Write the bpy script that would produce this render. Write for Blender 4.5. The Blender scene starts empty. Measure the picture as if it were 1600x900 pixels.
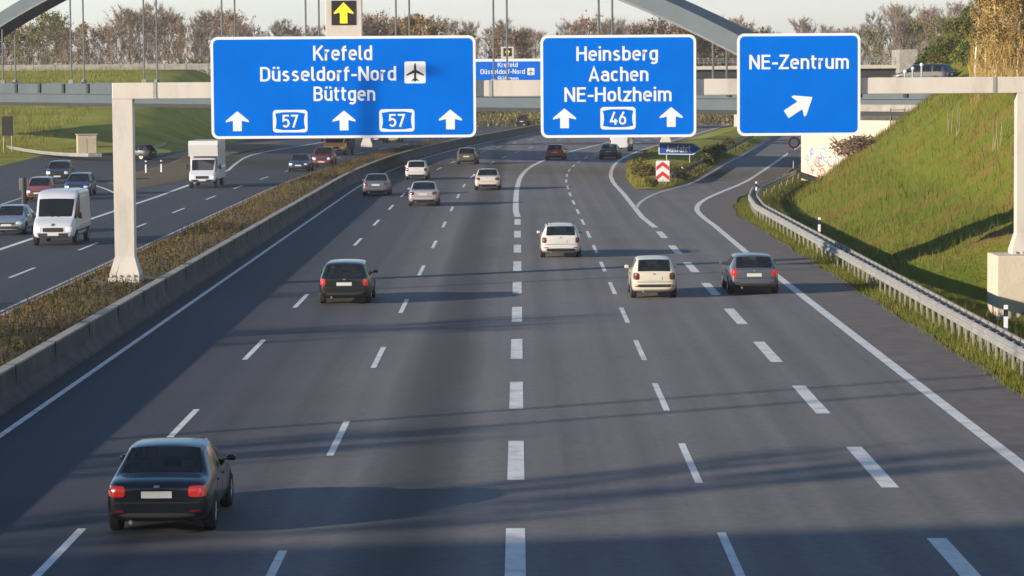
import bpy, bmesh, math, random
from mathutils import Vector, Matrix
from mathutils.bvhtree import BVHTree

R = math.radians
rnd = random.Random(7)
scene = bpy.context.scene
col = scene.collection

# ------------------------------------------------------------------ camera
F_PX = 4525.0          # focal length in pixels of the 1600 px wide photograph
EYE = 7.8
road_c = Vector((9.0, 332.0, -F_PX)).normalized()      # the road's direction, seen from the camera
hor_c = Vector((1.0, 0.0068, 0.0))
right_c = (hor_c - road_c * hor_c.dot(road_c)).normalized()
up_c = right_c.cross(road_c).normalized()
C2W = Matrix((right_c, road_c, up_c))                  # camera space -> world space
cam_data = bpy.data.cameras.new('camera')
cam = bpy.data.objects.new('camera', cam_data)
col.objects.link(cam)
cam_data.sensor_width = 36.0
cam_data.lens = 36.0 * F_PX / 1600.0
cam_data.clip_start = 0.5
cam_data.clip_end = 6000
cam.matrix_world = Matrix.Translation((0, 0, EYE)) @ C2W.to_4x4()
scene.camera = cam
scene.render.resolution_x = 1024
scene.render.resolution_y = 576

# ------------------------------------------------------------------ light
CLOUD = 0.20
SUN_EL, SUN_AZ = 12.8, 30.0      # elevation; shadows fall to the right and 31 degrees away from the viewer
world = bpy.data.worlds.new('World')
scene.world = world
world.use_nodes = True
wn = world.node_tree.nodes
bg = wn['Background']
sky = wn.new('ShaderNodeTexSky')
sky.sky_type = 'NISHITA'
sky.sun_disc = False
sky.sun_elevation = R(SUN_EL)
sky.sun_rotation = math.atan2(math.cos(R(SUN_AZ)), -math.sin(R(SUN_AZ)))
sky.air_density = 1.0
sky.dust_density = 1.0
sky.ozone_density = 3.5
wl_ = world.node_tree.links
wl_.new(sky.outputs[0], bg.inputs[0])
bg.inputs[1].default_value = 0.1
# a thin pale cloud bank low over the horizon
tc_ = wn.new('ShaderNodeTexCoord'); sp_ = wn.new('ShaderNodeSeparateXYZ'); wl_.new(tc_.outputs['Generated'], sp_.inputs[0])
mr_ = wn.new('ShaderNodeMapRange'); mr_.interpolation_type = 'SMOOTHSTEP'
for k_, v_ in (('From Min', .01), ('From Max', .15), ('To Min', CLOUD), ('To Max', 0.0)): mr_.inputs[k_].default_value = v_
wl_.new(sp_.outputs[2], mr_.inputs[0])
mp_ = wn.new('ShaderNodeMapping'); mp_.inputs['Scale'].default_value = (5, 5, 40); wl_.new(tc_.outputs['Generated'], mp_.inputs[0])
nz_ = wn.new('ShaderNodeTexNoise'); nz_.inputs['Scale'].default_value = 1.4; nz_.inputs['Detail'].default_value = 6; wl_.new(mp_.outputs[0], nz_.inputs[0])
mr2_ = wn.new('ShaderNodeMapRange')
for k_, v_ in (('From Min', .3), ('From Max', .7), ('To Min', .82), ('To Max', 1.12)): mr2_.inputs[k_].default_value = v_
wl_.new(nz_.outputs['Fac'], mr2_.inputs[0])
ml_ = wn.new('ShaderNodeMath'); ml_.operation = 'MULTIPLY'; wl_.new(mr_.outputs[0], ml_.inputs[0]); wl_.new(mr2_.outputs[0], ml_.inputs[1])
bg2 = wn.new('ShaderNodeBackground'); bg2.inputs[0].default_value = (.95, .87, 1.0, 1); wl_.new(ml_.outputs[0], bg2.inputs[1])
ad_ = wn.new('ShaderNodeAddShader'); wl_.new(bg.outputs[0], ad_.inputs[0]); wl_.new(bg2.outputs[0], ad_.inputs[1])
wl_.new(ad_.outputs[0], wn['World Output'].inputs['Surface'])
sun_data = bpy.data.lights.new('sun', 'SUN')
sun_data.energy = 4.6
sun_data.angle = R(0.6)
sun_data.color = (1.0, 0.87, 0.70)
sun = bpy.data.objects.new('sun', sun_data)
col.objects.link(sun)
to_sun = Vector((-math.cos(R(SUN_AZ)) * math.cos(R(SUN_EL)), -math.sin(R(SUN_AZ)) * math.cos(R(SUN_EL)), math.sin(R(SUN_EL))))
sun.rotation_euler = to_sun.to_track_quat('Z', 'Y').to_euler()
scene.view_settings.view_transform = 'Standard'
scene.view_settings.look = 'None'
scene.view_settings.exposure = 0.98
scene.view_settings.gamma = 1.0

# ------------------------------------------------------------------ helpers
def ray(px, py):
    return C2W @ Vector((px - 800.0, 450.0 - py, -F_PX))

def gp(px, py, h=0.0):
    """point of the photograph -> point on the level h"""
    d = ray(px, py)
    t = (h - EYE) / d.z
    return Vector((d.x * t, d.y * t, h))

def at_y(px, py, Y):
    d = ray(px, py)
    t = Y / d.y
    return Vector((d.x * t, Y, EYE + d.z * t))

def lerp(a, b, t): return a + (b - a) * t
def clamp(v, a=0.0, b=1.0): return max(a, min(b, v))
def smooth(a, b, v):
    t = clamp((v - a) / (b - a)); return t * t * (3 - 2 * t)
def interp(tab, v):
    if v <= tab[0][0]: return tab[0][1]
    for (a, x), (b, y) in zip(tab, tab[1:]):
        if v <= b: return lerp(x, y, (v - a) / (b - a))
    (a, x), (b, y) = tab[-2], tab[-1]
    return lerp(x, y, (v - a) / (b - a))

def tag(o, label=None, cat=None, group=None, kind=None):
    if label: o['label'] = label
    if cat: o['category'] = cat
    if group: o['group'] = group
    if kind: o['kind'] = kind
    return o

def empty(name, loc, rz=0.0, label=None, cat=None, group=None):
    o = bpy.data.objects.new(name, None)
    o.empty_display_size = 0.3
    o.location = loc
    o.rotation_euler = (0, 0, rz)
    col.objects.link(o)
    return tag(o, label, cat, group)

def link_mesh(name, me, mat, parent=None, smooth_shade=False):
    o = bpy.data.objects.new(name, me)
    me.name = name
    if mat:
        me.materials.clear()
        me.materials.append(mat)
    if smooth_shade:
        for p in me.polygons: p.use_smooth = True
    col.objects.link(o)
    if parent is not None: o.parent = parent
    return o

class MB:
    def __init__(s): s.bm = bmesh.new()
    def face(s, pts):
        return s.bm.faces.new([s.bm.verts.new(p) for p in pts])
    def box(s, c, d, rot=None, bev=0.0):
        t = bmesh.new()
        bmesh.ops.create_cube(t, size=1.0)
        for v in t.verts: v.co = Vector((v.co.x * d[0], v.co.y * d[1], v.co.z * d[2]))
        if bev > 0: bmesh.ops.bevel(t, geom=t.edges[:], offset=min(bev, min(d) * .45), segments=2, affect='EDGES', profile=0.5)
        t.verts.index_update()
        nv = [s.bm.verts.new((rot @ v.co if rot is not None else v.co) + Vector(c)) for v in t.verts]
        for f in t.faces: s.bm.faces.new([nv[v.index] for v in f.verts])
        t.free()
        return s
    def tube(s, a, b, r0, r1=None, n=8, cap=True):
        a, b = Vector(a), Vector(b)
        r1 = r0 if r1 is None else r1
        q = (b - a).to_track_quat('Z', 'Y')
        ra, rb = [], []
        for i in range(n):
            t = 2 * math.pi * i / n
            u = q @ Vector((math.cos(t), math.sin(t), 0))
            ra.append(s.bm.verts.new(a + u * r0)); rb.append(s.bm.verts.new(b + u * r1))
        for i in range(n):
            s.bm.faces.new((ra[i], ra[(i + 1) % n], rb[(i + 1) % n], rb[i]))
        if cap:
            s.bm.faces.new(list(reversed(ra))); s.bm.faces.new(rb)
        return s
    def prism(s, poly, f0, f1):
        """poly of 2D points; f0/f1 map a 2D point to the back/front 3D point"""
        a = [s.bm.verts.new(f0(p)) for p in poly]
        b = [s.bm.verts.new(f1(p)) for p in poly]
        n = len(poly)
        s.bm.faces.new(list(reversed(a))); s.bm.faces.new(b)
        for i in range(n): s.bm.faces.new((a[i], a[(i + 1) % n], b[(i + 1) % n], b[i]))
        return s
    def strip(s, L, Rr):
        l = [s.bm.verts.new(p) for p in L]; r = [s.bm.verts.new(p) for p in Rr]
        for i in range(len(l) - 1): s.bm.faces.new((l[i], r[i], r[i + 1], l[i + 1]))
        return s
    def sweep(s, path, profile):
        """closed 2D profile (side, up) swept along a path in the ground plane"""
        rings = []
        for i, p in enumerate(path):
            p = Vector(p)
            d = Vector(path[min(i + 1, len(path) - 1)]) - Vector(path[max(i - 1, 0)])
            d.z = 0; d.normalize()
            n = Vector((d.y, -d.x, 0))
            rings.append([s.bm.verts.new(p + n * a + Vector((0, 0, b))) for a, b in profile])
        k = len(profile)
        for A, B in zip(rings, rings[1:]):
            for j in range(k): s.bm.faces.new((A[j], B[j], B[(j + 1) % k], A[(j + 1) % k]))
        s.bm.faces.new(rings[0]); s.bm.faces.new(list(reversed(rings[-1])))
        return s
    def build(s, name, mat, parent=None, sm=False, normals=True):
        if normals: bmesh.ops.recalc_face_normals(s.bm, faces=s.bm.faces[:])
        me = bpy.data.meshes.new(name)
        s.bm.to_mesh(me); s.bm.free()
        return link_mesh(name, me, mat, parent, sm)

# ------------------------------------------------------------------ materials
def mat(name, base, rough=0.7, metal=0.0, var=0.0, scale=3.0, bump=0.0, bscale=None, coat=0.0, spec=0.5, stretch=None, cols=None, detail=5.0, rand=0.0):
    m = bpy.data.materials.new(name)
    m.use_nodes = True
    nt = m.node_tree; N = nt.nodes; Lk = nt.links
    p = N['Principled BSDF']
    p.inputs['Base Color'].default_value = (*base, 1)
    p.inputs['Roughness'].default_value = rough
    p.inputs['Metallic'].default_value = metal
    p.inputs['Coat Weight'].default_value = coat
    p.inputs['Coat Roughness'].default_value = 0.06
    p.inputs['Specular IOR Level'].default_value = spec
    if var or bump or cols:
        tc = N.new('ShaderNodeTexCoord')
        mp = N.new('ShaderNodeMapping')
        if stretch: mp.inputs['Scale'].default_value = stretch
        Lk.new(tc.outputs['Object'], mp.inputs[0])
    if var or cols:
        nz = N.new('ShaderNodeTexNoise'); nz.inputs['Scale'].default_value = scale; nz.inputs['Detail'].default_value = detail
        nz.inputs['Roughness'].default_value = 0.62
        Lk.new(mp.outputs[0], nz.inputs[0])
        cr = N.new('ShaderNodeValToRGB')
        if cols:
            el = cr.color_ramp.elements
            n = len(cols)
            el[0].position = 0.30; el[1].position = 0.70
            el[0].color = (*cols[0], 1); el[1].color = (*cols[-1], 1)
            for i in range(1, n - 1):
                e = el.new(0.30 + 0.40 * i / (n - 1)); e.color = (*cols[i], 1)
        else:
            cr.color_ramp.elements[0].position = 0.3; cr.color_ramp.elements[1].position = 0.7
            cr.color_ramp.elements[0].color = (*[c * (1 - var) for c in base], 1)
            cr.color_ramp.elements[1].color = (*[min(1, c * (1 + var)) for c in base], 1)
        Lk.new(nz.outputs['Fac'], cr.inputs[0])
        out = cr.outputs[0]
        if rand:
            oi = N.new('ShaderNodeObjectInfo')
            mr = N.new('ShaderNodeMapRange'); mr.inputs['To Min'].default_value = 1 - rand; mr.inputs['To Max'].default_value = 1 + rand
            Lk.new(oi.outputs['Random'], mr.inputs[0])
            hs = N.new('ShaderNodeHueSaturation')
            Lk.new(mr.outputs[0], hs.inputs['Value']); Lk.new(out, hs.inputs['Color'])
            out = hs.outputs[0]
        Lk.new(out, p.inputs['Base Color'])
    if bump:
        nb = N.new('ShaderNodeTexNoise'); nb.inputs['Scale'].default_value = bscale or scale * 4; nb.inputs['Detail'].default_value = 4
        Lk.new(mp.outputs[0], nb.inputs[0])
        bp = N.new('ShaderNodeBump'); bp.inputs['Strength'].default_value = bump; bp.inputs['Distance'].default_value = 0.1
        Lk.new(nb.outputs['Fac'], bp.inputs['Height']); Lk.new(bp.outputs[0], p.inputs['Normal'])
    return m

def asphalt(name, base, tint2, worn=()):
    """asphalt with grain, lengthwise tyre polish and darker worn lanes: (centre x, half width, factor)"""
    m = mat(name, base, 0.78, spec=0.35)
    nt = m.node_tree; N = nt.nodes; Lk = nt.links; p = N['Principled BSDF']
    tc = N.new('ShaderNodeTexCoord')
    mp = N.new('ShaderNodeMapping'); mp.inputs['Scale'].default_value = (1.5, 0.012, 1)
    Lk.new(tc.outputs['Object'], mp.inputs[0])
    n1 = N.new('ShaderNodeTexNoise'); n1.inputs['Scale'].default_value = 1.0; n1.inputs['Detail'].default_value = 5
    Lk.new(mp.outputs[0], n1.inputs[0])
    n2 = N.new('ShaderNodeTexNoise'); n2.inputs['Scale'].default_value = 0.09; n2.inputs['Detail'].default_value = 6; n2.inputs['Roughness'].default_value = 0.65
    Lk.new(tc.outputs['Object'], n2.inputs[0])
    n3 = N.new('ShaderNodeTexNoise'); n3.inputs['Scale'].default_value = 4.5; n3.inputs['Detail'].default_value = 3
    Lk.new(tc.outputs['Object'], n3.inputs[0])
    def mth(op, a, b=None, clampit=False):
        k = N.new('ShaderNodeMath'); k.operation = op; k.use_clamp = clampit
        for i, v in enumerate((a, b)):
            if v is None: continue
            if isinstance(v, (int, float)): k.inputs[i].default_value = v
            else: Lk.new(v, k.inputs[i])
        return k.outputs[0]
    f = mth('ADD', mth('MULTIPLY', n1.outputs['Fac'], 0.75), mth('ADD', mth('MULTIPLY', n2.outputs['Fac'], 0.55), mth('MULTIPLY', n3.outputs['Fac'], 0.60)))
    f = mth('ADD', f, 0.06)       # about 1 on average
    sx = N.new('ShaderNodeSeparateXYZ'); Lk.new(tc.outputs['Object'], sx.inputs[0])
    wob = mth('MULTIPLY', mth('SUBTRACT', n2.outputs['Fac'], 0.5), 0.8)
    x = mth('ADD', sx.outputs[0], wob)
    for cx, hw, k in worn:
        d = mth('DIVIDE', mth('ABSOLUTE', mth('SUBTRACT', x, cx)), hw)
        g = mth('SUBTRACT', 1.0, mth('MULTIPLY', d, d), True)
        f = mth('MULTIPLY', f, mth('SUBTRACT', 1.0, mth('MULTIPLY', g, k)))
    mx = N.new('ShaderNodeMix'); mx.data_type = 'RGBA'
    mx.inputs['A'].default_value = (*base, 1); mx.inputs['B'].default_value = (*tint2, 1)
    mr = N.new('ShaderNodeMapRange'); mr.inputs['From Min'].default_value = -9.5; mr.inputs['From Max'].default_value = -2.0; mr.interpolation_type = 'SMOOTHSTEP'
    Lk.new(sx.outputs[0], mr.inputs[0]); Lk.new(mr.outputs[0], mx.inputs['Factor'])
    sc = N.new('ShaderNodeVectorMath'); sc.operation = 'SCALE'
    Lk.new(mx.outputs['Result'], sc.inputs[0]); Lk.new(f, sc.inputs['Scale'])
    Lk.new(sc.outputs[0], p.inputs['Base Color'])
    nb = N.new('ShaderNodeTexNoise'); nb.inputs['Scale'].default_value = 25; nb.inputs['Detail'].default_value = 3
    Lk.new(tc.outputs['Object'], nb.inputs[0])
    bp = N.new('ShaderNodeBump'); bp.inputs['Strength'].default_value = 0.25; bp.inputs['Distance'].default_value = 0.02
    Lk.new(nb.outputs['Fac'], bp.inputs['Height']); Lk.new(bp.outputs[0], p.inputs['Normal'])
    return m

M = {}
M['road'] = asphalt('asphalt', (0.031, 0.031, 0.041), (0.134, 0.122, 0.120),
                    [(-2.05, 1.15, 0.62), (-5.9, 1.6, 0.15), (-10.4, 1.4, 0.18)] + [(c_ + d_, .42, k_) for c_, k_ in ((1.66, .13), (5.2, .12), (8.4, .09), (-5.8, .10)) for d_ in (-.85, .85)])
M['road_far'] = asphalt('older_asphalt', (0.033, 0.035, 0.045), (0.06, 0.06, 0.066), [(-18.6, 1.2, 0.15), (-22.0, 1.2, 0.15)])
M['shoulder'] = mat('shoulder_asphalt', (0.105, 0.088, 0.080), 0.85, var=0.25, scale=1.2, bump=0.2, bscale=20)
M['paint'] = mat('road_paint', (0.62, 0.61, 0.585), 0.65, cols=[(.36, .35, .34), (.58, .57, .55), (.66, .65, .63)], scale=1.6, detail=11)
M['paint_worn'] = mat('worn_road_paint', (0.40, 0.40, 0.39), 0.7, var=0.3, scale=2.0, detail=8)
M['ground'] = mat('meadow', (0.12, 0.12, 0.04), 0.95, spec=0.05, cols=[(0.15, 0.125, 0.040), (0.20, 0.20, 0.035), (0.25, 0.26, 0.05), (0.30, 0.25, 0.08)], scale=0.16, detail=9, bump=0.9, bscale=2.5)
M['slope'] = mat('embankment_grass', (0.12, 0.13, 0.04), 0.95, spec=0.05, cols=[(0.175, 0.105, 0.040), (0.140, 0.130, 0.022), (0.100, 0.130, 0.014), (0.165, 0.165, 0.030)], scale=0.22, detail=9, bump=0.9, bscale=3.0)
M['soil'] = mat('median_soil', (0.07, 0.05, 0.025), 0.95, cols=[(0.05, 0.034, 0.018), (0.09, 0.06, 0.025), (0.10, 0.085, 0.03)], scale=0.7, bump=1.0, bscale=4)
M['concrete'] = mat('concrete', (0.40, 0.375, 0.33), 0.85, var=0.16, scale=1.6, bump=0.15, bscale=14, detail=8)
M['old_concrete'] = mat('weathered_concrete', (0.17, 0.165, 0.16), 0.9, cols=[(0.030, 0.031, 0.034), (0.050, 0.050, 0.052), (0.085, 0.082, 0.078)], scale=0.9, detail=9, bump=0.2, bscale=10)
M['cap_concrete'] = mat('barrier_top_concrete', (0.24, 0.225, 0.205), 0.9, var=0.25, scale=1.3)
M['cream_concrete'] = mat('cream_concrete', (0.48, 0.42, 0.33), 0.85, var=0.12, scale=0.5, detail=8, bump=0.1, bscale=8)
M['galv'] = mat('galvanised_steel', (0.30, 0.29, 0.27), 0.6, metal=0.35, var=0.2, scale=1.5)
M['galv_dark'] = mat('dull_steel', (0.19, 0.20, 0.21), 0.6, metal=0.4, var=0.2, scale=1.5)
M['gantry'] = mat('gantry_paint', (0.48, 0.44, 0.40), 0.6, cols=[(0.38, .345, .31), (0.47, .43, .39), (.50, .465, .42)], scale=1.3, detail=9, stretch=(1, 1, .35))
M['bridge_steel'] = mat('bridge_paint', (0.050, 0.070, 0.088), 0.6, var=0.12, scale=0.6, detail=7)
M['bridge_dark'] = mat('bridge_underside', (0.018, 0.020, 0.022), 0.8, var=0.2, scale=1)
M['hanger'] = mat('hanger_steel', (0.10, 0.11, 0.12), 0.6, var=0.2, scale=1)
M['sign_blue'] = mat('sign_blue', (0.0, 0.112, 0.54), 0.9, var=0.07, scale=0.6, spec=0.0)
M['sign_white'] = mat('sign_white', (0.60, 0.62, 0.66), 0.6, var=.04, scale=1.5)
M['sign_black'] = mat('sign_black', (0.012, 0.012, 0.014), 0.5)
M['sign_red'] = mat('sign_red', (0.50, 0.03, 0.02), 0.5)
M['sign_dark_blue'] = mat('sign_dark_blue', (0.004, 0.06, 0.36), 0.5)
M['sign_back'] = mat('sign_back', (0.22, 0.23, 0.24), 0.5, metal=0.5, var=0.1)
M['arrow_yellow'] = mat('arrow_yellow', (0.75, 0.50, 0.02), 0.5)
_p = M['arrow_yellow'].node_tree.nodes['Principled BSDF']
_p.inputs['Emission Color'].default_value = (1.0, 0.62, 0.02, 1); _p.inputs['Emission Strength'].default_value = 0.25
M['tyre'] = mat('tyre', (0.014, 0.014, 0.015), 0.85)
M['rim'] = mat('rim', (0.38, 0.38, 0.40), 0.35, metal=0.8)
M['glass'] = mat('car_glass', (0.012, 0.016, 0.020), 0.06, spec=0.55)
M['glass'].node_tree.nodes['Principled BSDF'].inputs['Alpha'].default_value = 0.70
M['dark_glass'] = mat('dark_window_glass', (0.012, 0.016, 0.020), 0.08)
M['seat'] = mat('seat_cloth', (0.05, 0.05, 0.055), 0.9)
M['plastic'] = mat('black_plastic', (0.016, 0.016, 0.018), 0.55)
M['tail'] = mat('tail_lamp', (0.11, 0.010, 0.012), 0.15, coat=0.6)
M['tail_lit'] = mat('lit_tail_lamp', (.32, .012, .012), 0.15, coat=0.6)
_p = M['tail_lit'].node_tree.nodes['Principled BSDF']
_p.inputs['Emission Color'].default_value = (1.0, 0.05, 0.03, 1); _p.inputs['Emission Strength'].default_value = 0.10
M['head'] = mat('headlamp', (0.72, 0.74, 0.78), 0.12, coat=0.8)
M['plate'] = mat('number_plate', (0.48, 0.47, 0.44), 0.45)
M['bark'] = mat('bark', (0.10, 0.075, 0.055), 0.9, var=0.35, scale=3)
M['birch'] = mat('birch_bark', (0.60, 0.55, 0.46), 0.8, cols=[(0.20, 0.17, 0.13), (0.58, 0.53, 0.44), (0.72, 0.67, 0.57)], scale=2.2)

def leafmat(name, a, b, c, rand=0.25):
    m = mat(name, b, 0.8, cols=[a, b, c], scale=0.9, rand=rand, spec=0.08)
    return m

# ------------------------------------------------------------------ road geometry (world: x right, y along the road, z up)
def off(y):
    if y < 195: return 0.0
    if y < 339: return (y - 195) ** 2 / 2700.0
    return 7.68 + 0.1067 * (y - 339)

GUARD = [(20, 13.0), (158, 13.0), (170, 13.6), (183, 14.9), (207, 19.0), (225, 21.9), (287, 30.3), (520, 62.0)]
def xg(y): return interp(GUARD, y)

PLATEAU = [(0, 7.3), (205, 7.3), (222, 9.0), (240, 14.5), (320, 14.5), (400, 9.0)]
DEEP = [(.5, -.04), (4.0, -1.15), (5.2, -1.25), (14.5, 6.7)]
MILD = [(.5, -.04), (1.6, -.35), (2.6, -.05), (8.0, 2.05), (14.0, 7.2)]
STEEP = [(.5, -.04), (2.5, -0.02), (11.5, 6.8)]
def ext(tab, d):
    if d <= tab[-1][0]: return interp(tab, d)
    (a, x), (b, y) = tab[-2:]
    return y + (d - b) * (y - x) / (b - a)
def h_right(x, y):
    d = x - xg(y)
    if d < 0.5: return -0.04
    k = smooth(140, 205, y)
    h = lerp(lerp(ext(DEEP, d), ext(MILD, d), smooth(105.5, 117, y)), ext(STEEP, d), k)
    h = lerp(h, max(h, .92 * (d - 1.6)), smooth(222, 242, y))
    top = interp(PLATEAU, y)
    if h > top - 1.0:
        e = h - (top - 1.0)
        h = top - 1.0 + 1.0 * (1 - math.exp(-e)) + 0.02 * max(0, d - 14)
        h = min(h, top + 1.5)
    return h

XL = [(0, -34.0), (190, -37.0), (240, -46.0), (300, -49.0), (400, -49.0)]
def h_left(x, y):
    if x > -34: return -0.04
    y0 = 303 + 0.10 * max(0, -x - 50)
    edge = smooth(-34.0, -46.0, x)
    t = clamp((y - y0) / (404 - y0))
    return -0.04 + edge * 9.0 * (t ** 0.92)

def height(x, y):
    far = 7.2 * smooth(474, 500, y) - 0.04
    if y > 500: return 7.16
    if x > 10: h = h_right(x, y)
    elif x < -34: h = h_left(x, y)
    else: h = -0.04
    if y > 404 and (x < -34 or x - xg(y) > 2):
        h = lerp(h, 7.2, smooth(415, 445, y))
    return max(h, far) if y > 474 else h

def und(x, y, a):
    return a * (math.sin(x * 1.3 + 2.1 * math.sin(y * 0.37)) * math.sin(y * 0.9 + 1.7 * math.sin(x * 0.5)) + 0.6 * math.sin(x * 2.9 + y * 1.7))

def grid_sheet(name, xs, ys, hf, m, keep=None):
    bm = bmesh.new()
    V = [[bm.verts.new((x, y, hf(x, y))) for x in xs] for y in ys]
    for j in range(len(ys) - 1):
        for i in range(len(xs) - 1):
            bm.faces.new((V[j][i], V[j][i + 1], V[j + 1][i + 1], V[j + 1][i]))
    me = bpy.data.meshes.new(name)
    bm.to_mesh(me); bm.free()
    return tag(link_mesh(name, me, m, None, True), kind='structure')

def frange(a, b, s):
    n = max(1, int(round((b - a) / s)))
    return [a + (b - a) * i / n for i in range(n + 1)]

# the ground: one sheet out to the horizon, leaving the right embankment to a finer sheet
xs = [-3000, -1200, -500, -250] + frange(-140, -34, 4) + frange(-33, 10, 8) + [11.6, 70, 110, 200, 500, 1200, 3000]
xs = sorted(set(xs))
ys = [-400, -100] + frange(0, 290, 20) + frange(295, 510, 5) + [560, 700, 1000, 1800, 4000]
def h_ground(x, y):
    if x > 10:
        return -2.6 if y < 474 else height(x, y) - (0.4 if x < 120 else 0)
    return height(x, y)
grid_sheet('ground', xs, ys, h_ground, M['ground'])
xs = [11.0] + frange(11.6, 40, 0.6) + frange(41, 75, 2) + [90, 120]
ys = frange(10, 230, 1.5) + frange(233, 520, 4)
def h_slope(x, y):
    h = height(x, y)
    d = x - xg(y)
    return h + ((und(x, y, 0.07) + und(x * 2.3 + 5, y * 1.9, 0.045)) * clamp((d - 1) / 3) if d > 1 else 0)
grid_sheet('embankment', xs, ys, h_slope, M['slope'])

# main carriageway: one sheet from the median barrier to the outer edge of the shoulder / slip road
def road_right(y): return xg(y) - (0.75 if y < 158 else 1.0)
ysr = frange(8, 160, 4) + frange(163, 480, 3)
mb = MB()
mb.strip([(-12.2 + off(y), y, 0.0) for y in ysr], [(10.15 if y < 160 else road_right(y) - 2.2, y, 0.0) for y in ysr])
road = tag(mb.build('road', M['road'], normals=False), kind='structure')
mb = MB()
mb.strip([((10.15 if y < 160 else road_right(y) - 2.2), y, 0.0) for y in ysr], [(road_right(y) + 0.15 * math.sin(y * .8) * math.sin(y * .23), y, 0.0) for y in ysr])
shoulder = tag(mb.build('hard_shoulder', M['shoulder'], normals=False), kind='structure')

# oncoming carriageway and the slip road joining it
mb = MB()
mb.strip([(interp(XL, y) + 0.4 + (off(y) if y > 300 else 0), y, 0.0) for y in ysr], [(-17.0 + off(y), y, 0.0) for y in ysr])
road2 = tag(mb.build('oncoming_road', M['road_far'], normals=False), kind='structure')

# ------------------------------------------------------------------ painted lines
def sample(pts, step=1.5):
    out = []
    for a, b in zip(pts, pts[1:]):
        a, b = Vector(a), Vector(b)
        n = max(1, int((b - a).length / step))
        out += [a.lerp(b, i / n) for i in range(n)]
    return out + [Vector(pts[-1])]

def chaikin(pts, n=2):
    pts = [Vector(p) for p in pts]
    for _ in range(n):
        q = [pts[0]]
        for a, b in zip(pts, pts[1:]): q += [a.lerp(b, .25), a.lerp(b, .75)]
        pts = q + [pts[-1]]
    return pts

def ribbon(mb, pts, w, z=0.004):
    L, Rr = [], []
    for i, p in enumerate(pts):
        d = pts[min(i + 1, len(pts) - 1)] - pts[max(i - 1, 0)]
        d.z = 0; d.normalize()
        n = Vector((d.y, -d.x, 0)) * (w / 2)
        L.append((p.x - n.x, p.y - n.y, z)); Rr.append((p.x + n.x, p.y + n.y, z))
    mb.strip(L, Rr)

def solid(name, pts, w, m, parent, z=0.004):
    mb = MB(); ribbon(mb, sample(pts), w, z)
    return mb.build(name, m, parent, normals=False)

def dashed(name, pts, w, on, period, start, m, parent, z=0.004):
    """start: y of the near end of one dash"""
    mb = MB()
    pts = sample(pts, 1.0)
    y0, y1 = pts[0].y, pts[-1].y
    k = math.floor((y0 - start) / period)
    tab = [(p.y, p.x) for p in pts]
    s = start + k * period
    while s < y1:
        a, b = max(s, y0), min(s + on, y1)
        if b - a > 0.5:
            ribbon(mb, [Vector((interp(tab, a + (b - a) * i / 3), a + (b - a) * i / 3, 0)) for i in range(4)], w, z)
        s += period
    return mb.build(name, m, parent, normals=False)

def along(x, y0, y1): return [(x + off(y), y, 0) for y in frange(y0, y1, 3)]
def px_line(lst, n=1): return chaikin([gp(*p) for p in lst], n)

ST = gp(805, 750).y          # near end of one block on the wide dashed line
solid('edge_line', along(-11.4, 10, 460), 0.16, M['paint'], road)
dashed('lane_line', along(-7.62, 10, 420), 0.15, 6.0, 18.0, gp(243, 690).y, M['paint'], road)
dashed('lane_line', along(-3.93, 10, 420), 0.15, 6.0, 18.0, gp(523, 712).y, M['paint'], road)
dashed('block_line', [(-0.10, 10, 0), (-0.06, 160, 0)], 0.33, 6.0, 12.0, ST, M['paint'], road)
A = [Vector((-0.06, 160, 0))] + px_line([(806, 330), (806, 310), (808, 292), (813, 276), (826, 262), (850, 250), (885, 238), (940, 225)]) + [Vector((18, 400, 0)), Vector((27, 470, 0))]
solid('edge_line', A, 0.34, M['paint'], road)
B = [Vector((3.42, 10, 0)), Vector((3.42, 150, 0))] + px_line([(904, 333), (897, 318), (891, 305), (887, 293), (884, 282), (887, 268), (899, 256), (918, 245)]) + [Vector((13.2, 330, 0)), Vector((31, 460, 0))]
dashed('lane_line', B, 0.15, 6.0, 12.0, gp(1090, 755).y, M['paint'], road)
Cb = [Vector((6.98, 10, 0)), Vector((6.98, 147, 0))]
dashed('block_line', Cb, 0.33, 6.0, 12.0, gp(1375, 762).y, M['paint'], road)
Cs = [Vector((6.98, 148, 0))] + px_line([(1004, 340), (988, 320), (972, 300), (958, 286), (953, 272), (960, 256), (976, 245), (1000, 235), (1020, 229)]) + [Vector((24, 385, 0)), Vector((34, 460, 0))]
solid('edge_line', Cs, 0.30, M['paint'], road)
RL = px_line([(994, 325), (1000, 316), (1012, 308), (1028, 301), (1050, 295), (1080, 287), (1100, 276), (1140, 252), (1162, 242), (1203, 218)])
solid('edge_line', RL, 0.22, M['paint_worn'], road, 0.0045)
D = [Vector((9.97, 10, 0)), Vector((9.97, 128, 0))] + px_line([(1117, 353), (1095, 337), (1087, 326), (1095, 315), (1117, 304), (1162, 286), (1185, 272), (1234, 238)]) + [Vector((45, 420, 0))]
solid('edge_line', D, 0.30, M['paint'], road, 0.006)
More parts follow.
